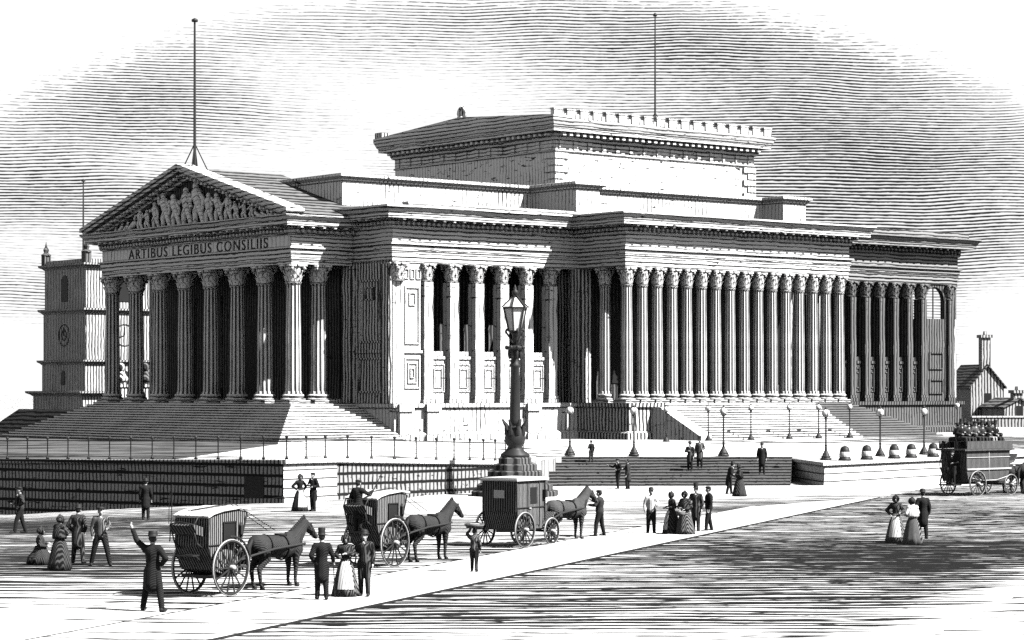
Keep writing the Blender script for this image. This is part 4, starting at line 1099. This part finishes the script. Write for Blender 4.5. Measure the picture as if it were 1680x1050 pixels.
for k in range(n6):
    t = 2*pi*k/n6; t2 = 2*pi*(k+1)/n6
    m.bar((r0*cos(t),r0*sin(t),zl0+.04),(r1*cos(t),r1*sin(t),zl1), .07); m.bar((r1*cos(t),r1*sin(t),zl1),(r1*cos(t2),r1*sin(t2),zl1), .09); m.bar((r0*cos(t),r0*sin(t),zl0+.05),(r0*cos(t2),r0*sin(t2),zl0+.05), .07)
    m.bar(((r1+.1)*cos(t),(r1+.1)*sin(t),zl1+.03),(.1*cos(t),.1*sin(t),zl1+.62), .06)
m.build('lantern_frame', M['iron'], bl)
m = MB(); m.lathe([(r1+.02,zl1+.04),(.12,zl1+.56),(.02,zl1+.57)], n6); m.build('lantern_roof', M['lantern_glass'], bl)
m = MB(); m.lathe([(.14,zl1+.55),(.1,zl1+.66),(.17,zl1+.72),(.17,zl1+.86),(.08,zl1+.94),(.09,zl1+1.02),(.03,zl1+1.15),(.01,zl1+1.2)], 12); m.build('finial', M['iron'], bl, True)

# ------------------------------------------------------------------ wall-top posts by the omnibus
pm = MB(); pm.lathe([(.38,0),(.38,.12),(.32,.15),(.30,.55),(.26,.72),(.16,.84),(.02,.88)], 16); pm = pm.mesh('bollard')
rn = MB(); rn.lathe([(.325,.22),(.33,.24),(.315,.5),(.30,.52)], 16); rn = rn.mesh('band')
names_ = ['nearest the wall corner','second from the wall corner','third from the corner, by a globe lamp','fourth from the wall corner','nearest the omnibus']
for i, px in enumerate((1386,1422,1467,1495,1531)):
    f = (px-1352)/(1560-1352); D = 137.9 + (149-137.9)*f + .45
    o = link('bollard', pm, M['iron'], None, True); o.location = pxD(px, D, 1.36); b_ = link('band', rn, M['cloth_pale'], o, True)
    tag(o, 'squat round-headed post on the low pale wall, ' + names_[i], 'bollard', 'round-headed posts on the plateau wall')

# ------------------------------------------------------------------ people on the steps and plateau
def step_z(f): return 1.44*(floor(f*10)+1)/10
def on_steps(px, f):
    D = 137 + (146-137)*(f+.04); return tuple(pxD(px, D, step_z(f)))
person(on_steps(1132,.42), radians(250), 'man in long dark coat on the steps beside a taller companion', hat='bowler', coat='cloth_dark', legs='cloth_black', arms=('down','fold'), stride=.03, h=1.68)
person(on_steps(1148,.52), radians(265), 'tall man in pale waistcoat and dark coat standing high on the steps', hat='top', coat='cloth_grey', legs='cloth_black', arms=('bent','down'), stride=.03, h=1.74)
person(on_steps(1250,.32), radians(268), 'lone man in black descending the right half of the dark steps', hat='bowler', coat='cloth_black', legs='cloth_black', arms=('down','down'), stride=.04, h=1.78)
person(on_steps(970,.72), radians(120), 'small figure climbing near the top of the steps behind the big lamp', kind='man', hat='cap', coat='cloth_black', legs='cloth_dark', arms=('bent','down'), stride=.04, h=1.3, long_coat=False)

# ------------------------------------------------------------------ carriages
def wheel(root, c, r, spokes=14, w_=.055):
    m = MB(); m.torus((0,0,0), r-.045, .035, 'y', 36, 6, 1.2)
    for k in range(spokes):
        t = 2*pi*k/spokes; m.bar((.07*cos(t),0,.07*sin(t)), ((r-.05)*cos(t),0,(r-.05)*sin(t)), .03, .035)
    o = m.build('wheel', M['wheel'], root); o.location = c
    m = MB(); m.torus((0,0,0), r-.012, .016, 'y', 40, 5, 2.2); m.build('tyre', M['wheel_light'], o, True)
    s = 1 if c[1] > 0 else -1
    m = MB(); m.capsule((0,-.09,0),(0,.09,0), .075, .075, 12); m.torus((0,.1*s,0), .05, .02, 'y', 12, 5); m.build('hub', M['wheel_light'], o, True)
    return o

def hansom(loc, face, label, whip_up=False):
    o = empty('hansom_cab', loc, face, label, 'cab', 'horse cabs waiting at the kerb')
    hw_ = .54
    m = MB(); m.extrude_xz([(-.58,.72),(-.80,1.35),(-.78,2.10),(-.2,2.24),(.55,2.28),(.86,2.22),(.78,1.95),(.62,1.55),(.50,1.15),(.55,.62),(.0,.55)], -hw_, hw_); body = m.build('body', M['coach'], o)
    m = MB(); pts = [(-.84,2.11),(-.6,2.20),(-.2,2.27),(.5,2.32),(.95,2.26)]
    m.extrude_xz(pts + [(x,z+.055) for x,z in reversed(pts)], -hw_-.07, hw_+.07); m.build('roof', M['cab_roof'], o)
    for s in (-1,1):
        m = MB(); m.box(-.12,.34,s*hw_-.012,s*hw_+.012,1.48,1.95); wdw = m.build('window', M['void'], o)
        m = MB(); y0 = s*(hw_+.02)
        m.bar((-.14,y0,1.46),(.36,y0,1.46),.035); m.bar((-.14,y0,1.97),(.36,y0,1.97),.035); m.bar((-.14,y0,1.46),(-.14,y0,1.97),.035); m.bar((.36,y0,1.46),(.36,y0,1.97),.035); m.build('frame', M['ink_black'], wdw)
        m = MB(); m.tube([(-.58,y0,.76),(-.80,y0,1.36),(-.78,y0,2.08)], .022, 6); m.tube([(.86,y0,2.2),(.62,y0,1.55),(.50,y0,1.15),(.55,y0,.65)], .026, 6); m.tube([(-.76,y0,1.38),(.58,y0,1.38)], .018, 6); m.build('trim', M['ink_black'], o, True)
        m = MB(); m.torus((0,0,0), .80, .028, 'y', 36, 5, 3.0); k = len(m.v)
        arc = [(.85*cos(t), s*.70, .74+.85*sin(t)) for t in [radians(a_) for a_ in range(20,100,8)]]
        m = MB(); m.tube(arc, .03, 6); m.build('mudguard', M['ink_black'], o, True)
        m = MB(); m.box(.52,.62,s*(hw_+.02)-.06,s*(hw_+.02)+.06,1.62,1.86); m.lathe([(.05,1.86),(.02,1.95)], 8, (.57,s*(hw_+.02))); m.build('lamp', M['iron'], o)
        m = MB(); m.tube([(.45,s*.42,.85),(1.2,s*.46,1.0),(2.2,s*.42,1.12),(3.75,s*.34,1.2)], .032, 8); m.build('shaft', M['wheel'], o, True)
        wheel(o, (-.02, s*.70, .76), .76)
    m = MB(); m.capsule((-.02,-.7,.76),(-.02,.7,.76), .04); m.tube([(-.5,-.4,.7),(0,-.4,.62),(.5,-.4,.66)], .03); m.tube([(-.5,.4,.7),(0,.4,.62),(.5,.4,.66)], .03); m.build('axle', M['iron'], o, True)
    m = MB(); m.box(-.62,.5,-hw_+.03,hw_-.03,.5,.58); m.build('floor', M['ink_black'], o)
    # raised driver seat at the back
    m = MB(); m.extrude_xz([(-.80,1.62),(-1.12,1.70),(-1.22,1.92),(-1.18,1.96),(-.82,1.86)], -.42, .42); m.build('driver_seat', M['coach_dark'], o)
    m = MB()
    for s in (-1,1): m.tube([(-.8,.38*s,1.3),(-1.05,.38*s,1.45),(-1.15,.38*s,1.72)], .025, 6); m.tube([(-1.2,.40*s,1.93),(-1.05,.42*s,2.14),(-.8,.42*s,2.16)], .02, 6)
    m.tube([(-1.2,-.4,1.95),(-1.27,0,2.02),(-1.2,.4,1.95)], .02, 6); m.build('seat_rail', M['iron'], o, True)
    m = MB(); m.box(-1.12,-.8,-.3,.3,1.10,1.14); m.tube([(-.75,-.28,.95),(-1.0,-.28,1.12)], .02, 6); m.tube([(-.75,.28,.95),(-1.0,.28,1.12)], .02, 6); m.build('footboard', M['iron'], o)
    m = MB(); m.extrude_xz([(.5,.62),(.95,.72),(1.0,1.12),(.96,1.12),(.9,.78),(.5,.68)], -hw_, hw_); m.build('dashboard', M['coach_dark'], o)
    m = MB()
    for s in (-1,1): m.tube([(-.9,.06*s,2.3),(.9,.08*s,2.42),(2.6,.14*s,1.62)], .011, 5)
    m.build('reins', M['leather'], o, True)
    return o

HD = radians(58)
hv = Vector((cos(HD), sin(HD), 0))
c1 = Vector(G0(346,976)); hansom(tuple(c1), HD, 'driverless two-wheeled hansom cab nearest the viewer, whip propped at its back')
h1 = c1 + hv*2.95; horse(tuple(h1), HD-.10, 'harnessed dark horse of the nearest hansom cab, standing with head high')
c2 = Vector(G0(618,929)); hansom(tuple(c2), HD, 'two-wheeled hansom cab with its cabman perched up behind')
h2 = c2 + hv*3.0; horse(tuple(h2), HD-.14, 'harnessed horse of the hansom cab that carries the cabman', 'hide', .04)
# whip of the nearest cab
m = MB(); m.chain([(0,0,0),(-.14,-.02,.75),(-.22,-.02,1.5)], [.02,.014,.008], 6); m.tube([(-.22,-.02,1.5),(-.02,.0,1.25),(.10,0,.8),(.12,0,.45)], .010, 5)
R_ = Matrix.Rotation(HD,3,'Z'); q = m.build('whip', M['ink_black'], None, True); q.location = c1 + R_ @ Vector((-1.15,.46,1.5)); q.rotation_euler = (0,0,HD+.9)
tag(q, 'coach whip propped upright at the back of the empty hansom cab', 'whip')
# cabman standing behind cab 2
cbp = c2 + R_ @ Vector((-1.00,0,1.145+.0))
person(tuple(cbp), HD, 'cabman in a flat cap raising a whip on the back of his cab', hat='cap', coat='cloth_black', legs='cloth_black', arms=('bent','out'), stride=.03, h=1.55, long_coat=True)
m = MB(); hp_ = Vector((.44*.9,-.32*.9,1.36*.9)); m.chain([tuple(hp_+Vector((-.1,0,-.12))), tuple(hp_+Vector((.25,-.12,.5))), tuple(hp_+Vector((.45,-.2,.9)))], [.02,.013,.006], 6); m.tube([tuple(hp_+Vector((.45,-.2,.9))), tuple(hp_+Vector((.55,-.25,.72)))], .008, 5)
q = m.build('whip', M['ink_black'], None, True); q.location = cbp; q.rotation_euler = (0,0,HD); tag(q, 'long whip held aloft by the cabman', 'whip')

# four-wheeled cab
c3 = Vector(G0(848,895)); HD3 = radians(56); R3 = Matrix.Rotation(HD3,3,'Z'); hv3 = R3 @ Vector((1,0,0))
g = empty('four_wheeled_cab', c3, HD3, 'boxy four-wheeled cab with pale flat roof below the big street lamp', 'cab', 'horse cabs waiting at the kerb')
m = MB(); m.extrude_xz([(-.95,.62),(-1.05,1.2),(-1.08,2.32),(.72,2.32),(.70,1.3),(.55,.62)], -.70, .70); m.build('body', M['coach'], g)
m = MB(); m.box(-1.18,.86,-.80,.80,2.323,2.39); m.box(-1.1,.78,-.74,.74,2.39,2.43); m.build('roof', M['cab_roof'], g)
m = MB(); m.box(-1.10,-1.06,-.70,.70,1.25,2.3); m.build('back_panel', M['coach_dark'], g)
m = MB(); m.box(-1.13,-1.10,-.22,.22,1.72,2.0); m.build('rear_window', M['cab_roof'], g)
for s in (-1,1):
    m = MB(); m.box(-.35,.32,.70*s-.015,.70*s+.015,.75,2.2); d_ = m.build('door', M['coach'], g)
    m = MB(); m.box(-.22,.2,.70*s-.025,.70*s+.025,1.5,2.08); m.build('window', M['void'], d_)
    m = MB(); m.capsule((-.3,.74*s,1.35),(-.2,.74*s,1.35), .02); m.build('handle', M['wheel_light'], d_)
    m = MB(); y0 = s*.725; m.tube([(-.37,y0,.72),(-.37,y0,2.25)],.02,6); m.tube([(.34,y0,.72),(.34,y0,2.25)],.02,6); m.tube([(-1.05,y0,1.38),(.7,y0,1.38)],.018,6); m.tube([(-1.06,y0,.9),(-1.08,y0,2.3)],.024,6); m.tube([(.7,y0,.9),(.72,y0,2.3)],.024,6); m.build('trim', M['ink_black'], g, True)
    wheel(g, (-.75, .84*s, .62), .62, 14); wheel(g, (1.15, .72*s, .48), .48, 12)
    m = MB(); m.tube([(1.2,.4*s,.72),(2.2,.42*s,1.05),(3.9,.34*s,1.2)], .032, 8); m.build('shaft', M['wheel'], g, True)
    m = MB(); m.box(.6,.72,.76*s-.07,.76*s+.07,1.7,1.98); m.build('lamp', M['iron'], g)
m = MB(); m.capsule((-.75,-.84,.62),(-.75,.84,.62),.04); m.capsule((1.15,-.72,.48),(1.15,.72,.48),.04); m.box(-.9,1.35,-.28,.28,.52,.62); m.build('undercarriage', M['iron'], g)
m = MB(); m.extrude_xz([(.72,1.2),(.74,1.75),(.80,1.8),(1.05,1.45),(1.1,1.2)], -.55, .55); m.extrude_xz([(.6,.62),(1.35,.7),(1.75,1.1),(1.72,1.14),(1.3,.78),(.7,.72)], -.5, .5); m.build('box_seat', M['coach_dark'], g)
h3 = c3 + hv3*3.35; horse(tuple(h3), HD3-.18, 'pale-flanked horse of the four-wheeled cab with its bridle held by a groom', 'hide_grey', .05)

# omnibus
cb = Vector(G0(1603,812)); HB = radians(40); RB = Matrix.Rotation(HB,3,'Z')
bus = empty('horse_omnibus', cb, HB, 'horse omnibus with crowded roof benches turning past the low wall', 'omnibus')
m = MB(); m.extrude_xz([(-1.75,.75),(-1.85,1.25),(-1.9,2.35),(1.65,2.35),(1.6,1.25),(1.4,.75)], -.85, .85); m.build('body', M['coach_dark'], bus)
m = MB(); m.box(-2.15,1.85,-.98,.98,2.352,2.44); m.build('roof', M['coach_dark'], bus)
for s in (-1,1):
    m = MB(); m.tube([(-1.6,.87*s,.95),(-.6,.87*s,.80),(.5,.87*s,.80),(1.45,.87*s,.98)], .025, 6); m.tube([(-1.88,.87*s,2.0),(1.62,.87*s,2.0)], .022, 6); m.tube([(-.1,.87*s,.8),(-.1,.87*s,2.3)], .02, 6); m.build('panel_trim', M['wheel_light'], bus, True)
    m = MB(); m.box(-1.9,1.7,.88*s-.04,.88*s+.04,1.36,1.44); m.build('waist_rail', M['wheel_light'], bus)
    m = MB(); m.extrude_xz([(-1.95,2.45),(1.75,2.45),(1.75,2.85),(-1.95,2.85)], .93*s-.02, .93*s+.02); m.build('decency_board', M['coach_dark'], bus)
    wheel(bus, (-1.15,.98*s,.66), .66, 14); wheel(bus, (1.75,.85*s,.54), .54, 12)
m = MB(); m.capsule((-1.15,-.98,.66),(-1.15,.98,.66),.05); m.capsule((1.75,-.85,.54),(1.75,.85,.54),.05); m.box(-1.5,2.0,-.3,.3,.6,.75); m.build('undercarriage', M['iron'], bus)
m = MB(); m.box(-1.7,1.5,-.14,.14,2.44,2.80); m.box(-1.7,1.5,-.5,.5,2.80,2.86); m.box(-1.7,1.5,-.03,.03,2.86,3.2); m.build('roof_bench', M['coach_dark'], bus)
m = MB(); m.box(1.7,2.2,-.55,.55,2.30,2.36); m.extrude_xz([(1.6,1.5),(2.4,1.7),(2.7,2.1),(2.64,2.13),(2.35,1.8),(1.6,1.62)], -.55, .55); m.build('driver_seat', M['coach_dark'], bus)
m = MB(); m.box(-2.5,-1.86,-.5,.5,.55,.62); m.tube([(-1.9,.6,.7),(-2.3,.6,1.6),(-2.0,.6,2.8)],.025); m.tube([(-1.9,.3,.7),(-2.3,.3,1.6),(-2.0,.3,2.8)],.025); m.build('rear_step', M['iron'], bus)
m = MB(); m.box(-1.915,-1.875,-.4,.4,.85,2.2); m.build('rear_door', M['void'], bus)
m = MB(); m.tube([(1.9,0,.65),(3.2,0,.95),(4.9,0,1.05)], .04); m.build('pole', M['wheel'], bus)
PG = 'passengers on the omnibus roof'
ords = ['first','second','third','fourth','fifth','sixth']
looks = [('top','cloth_black'),('bowler','cloth_dark'),('cap','cloth_grey'),('top','cloth_dark'),('bonnet','cloth_black')]
for i in range(6):
    for s in (-1,1):
        a_ = -1.55 + i*.56 + (.2 if s > 0 else 0)
        p = cb + RB @ Vector((a_, .18*s, 2.97-.5))
        hat, ct = looks[(i + (2 if s > 0 else 0)) % 5]
        hn = {'top':'top hat','bowler':'bowler','cap':'flat cap','bonnet':'bonnet'}[hat]
        person(tuple(p), HB + (pi/2 if s > 0 else -pi/2), f'omnibus roof passenger in {hn}, {ords[i]} from the rear, ' + ('far' if s > 0 else 'near') + ' side', kind='man' if hat != 'bonnet' else 'woman', hat=hat, coat=ct, legs='cloth_dark', arms=('fold','bent'), seated=True, h=1.66 + .05*((i*2+s) % 4), group=PG, voxel=.03)
p = cb + RB @ Vector((-2.2,-.2,.62)); person(tuple(p), HB+pi, 'conductor standing on the rear step of the omnibus', hat='cap', coat='cloth_black', legs='cloth_black', arms=('bent','down'), stride=.03, h=1.7)
p = cb + RB @ Vector((1.95,0,2.36-.5)); person(tuple(p), HB, 'omnibus driver in a bowler on the front box seat', hat='bowler', coat='cloth_black', legs='cloth_black', arms=('rein','rein'), seated=True, h=1.7)
for s in (-1,1):
    p = cb + RB @ Vector((4.0,.5*s,0)); horse(tuple(p), HB, 'horse of the omnibus pair, on the ' + ('far' if s > 0 else 'near') + ' side of the pole', 'hide', 0, walk=.12*s)

# ------------------------------------------------------------------ background: tower, houses, statues
TD = 232.0; tp = pxD(139,TD,0)
tower = empty('church_tower', tp, PHI, 'weathered church tower with clock face and corner pinnacles beyond the portico', 'tower')
def tier(a0, z0, z1, mat, name): m = MB(); m.box(a0, 9.0-a0, a0, 9.0-a0, z0, z1); return m.build(name, mat, tower)
def band(a0, z0, z1, o_):
    m = MB(); m.sweep([(a0,a0),(9.0-a0,a0),(9.0-a0,9.0-a0),(a0,9.0-a0)], [(-.2,z0),(.05,z0),(.12*o_,z0+(z1-z0)*.3),(.3*o_,z0+(z1-z0)*.6),(.32*o_,z1),(-.3,z1+.01)], True); m.build('cornice', M['brick'], tower)
tier(-.8, 0, 3.2, M['brick'], 'base'); tier(-.55, 3.2, 5.0, M['brick'], 'base'); band(-.55, 4.9, 5.4, 1.9); tier(.1, 5.4, 8.1, M['brick'], 'lower_stage'); band(.1, 8.0, 8.45, 1.3)
tier(.2, 8.45, 13.2, M['brick'], 'clock_stage'); band(.2, 13.0, 13.5, 1.4); tier(.3, 13.5, 17.6, M['brick'], 'belfry'); band(.3, 17.4, 17.9, 1.6)
m = MB(); m.box(  .2,8.8,.2,8.8,17.9,18.3); m.build('parapet', M['brick'], tower)
for (a_, b_) in ((.4,.4),(8.6,.4),(.4,8.6),(8.6,8.6)):
    m = MB(); m.box(a_-.35,a_+.35,b_-.35,b_+.35,17.9,18.9); m.lathe([(.5,18.9),(.5,19.0),(.22,19.2),(.3,19.5),(.12,19.8),(.02,20.3)], 10, (a_,b_)); m.build('pinnacle', M['dark_stone'], tower)
for (z0, z1, w_) in ((14.2,16.8,1.2),(6.0,7.4,.8)):
    m = MB(); pts = [(4.5-w_/2,z0),(4.5+w_/2,z0)] + [(4.5+w_/2*cos(t), z1-w_/2+w_/2*sin(t)) for t in [pi*i/8 for i in range(9)]]
    m.extrude_yz(pts, .22 if z0 > 10 else .02, .4); m.build('belfry_opening', M['void'], tower); m = MB(); m.extrude_xz(pts, .22 if z0 > 10 else .02, .4); m.build('belfry_opening', M['void'], tower)
m = MB(); m.torus((.18,4.5,10.9), 1.05, .06, 'x', 28, 6); m.torus((.18,4.5,10.9), .5, .07, 'x', 20, 6); m.bar((.14,4.5,10.9),(.14,4.5,11.7),.07); m.bar((.14,4.5,10.9),(.14,3.9,10.7),.07); m.build('clock', M['dark_stone'], tower)
m = MB(); m.torus((4.5,.18,10.9), 1.05, .06, 'y', 28, 6); m.bar((4.5,.14,10.9),(4.5,.14,11.7),.07); m.bar((4.5,.14,10.9),(3.9,.14,10.7),.07); m.build('clock', M['dark_stone'], tower)
flagpole(tp + Matrix.Rotation(PHI,3,'Z') @ Vector((1.6,3.2,18.2)), 8.0, 'thin flagpole on the church tower at the far left', .10, 0)
# statues seen through the portico
for px, lb in ((199,'small pale statue on a pedestal in the gap beside the outermost column'),(239,'dark bust on a pedestal in the second gap of the portico')):
    p = pxD(px, 206, TER); o = empty('statue', p, PHI, lb, 'statue', 'statues beyond the portico')
    m = MB(); m.box(-.5,.5,-.5,.5,-.3,3.7); m.box(-.62,.62,-.62,.62,3.7,3.95); m.build('pedestal', M['stone'], o)
    m = MB(); m.chain([(0,0,4.0),(0,0,4.5),(0,0,4.95)], [.42,.48,.3]); m.ell((-.05,-.05,5.4), (.33,.33,.42)); m.ell((0,0,4.4), (.6,.6,.4)); m.build('figure', M['stone'] if px < 210 else M['dark_stone'], o, True)
# low roof at the left
p = pxD(16,186,0); hs = empty('house', p, PHI, 'low slate-roofed building at the left edge behind the railing', 'house')
m = MB(); m.box(0,6,-5,4,-.5,2.2); m.build('wall', M['brick'], hs)
m = MB(); m.extrude_xz([(-.3,2.0),(3,4.0),(6.3,2.0)], -5.3, 4.3); m.build('roof', M['slate'], hs)
# gabled house at the right
RD = 236.0
def house(px0, px1, py_e, py_r, py_b, D, depth, label, chim=None, ang=.18):
    x0, x1 = (px0-840)/F*D, (px1-840)/F*D; z = lambda py: HC + (YH-py)/F*D; w_ = (x1-x0)
    o = empty('house', (x0, D, 0), ang, label, 'house')
    m = MB(); m.extrude_xz([(0,0),(w_,0),(w_,z(py_e)),(w_/2,z(py_r)),(0,z(py_e))], 0, depth); m.build('wall', M['brick'], o)
    m = MB(); t = .16
    for s in (0,1):
        xa, xb = (-.25, w_/2) if s == 0 else (w_+.25, w_/2); za_ = z(py_e) - .25*(z(py_r)-z(py_e))/(w_/2)
        m.extrude_xz([(xa,za_+.01),(xb,z(py_r)+.01),(xb,z(py_r)+t),(xa,za_+t)], -.2, depth+.2)
    rf = m.build('roof', M['slate'], o)
    if chim:
        m = MB(); c_ = w_/2; zt_ = z(chim); m.box(c_-.45,c_+.45,.3,1.2,z(py_r)-.5,zt_-.3); m.box(c_-.6,c_+.6,.15,1.35,zt_-.3,zt_); m.lathe([(.2,zt_),(.16,zt_+.35),(.02,zt_+.36)],10,(c_,.7)); m.build('chimney', M['brick'], rf)
    m = MB(); m.box(w_*.4,w_*.62,-.03,.05,z(py_b)-1.0,z(py_b)+.6); wd = m.build('window', M['void'], o); m = MB(); m.box(w_*.36,w_*.66,-.12,.0,z(py_b)-1.12,z(py_b)-1.0); m.build('sill', M['coping'], wd)
    return o
house(1593,1650,633,600,655,RD,7,'gabled brick house with a tall chimney beside the hall\'s far end', 549)
house(1648,1700,668,655,676,RD-6,6,'lower house with a stubby chimney at the right edge', 640)
m = MB(); m.box(0,9,0,.4,0,2.95); o = empty('boundary_wall', pxD(1596,RD-14,0), .1, 'plain brick boundary wall in front of the gabled house', 'wall'); m.build('wall_face', M['brick'], o); m = MB(); m.box(-.1,9.1,-.08,.48,2.95,3.1); m.build('coping', M['coping'], o)
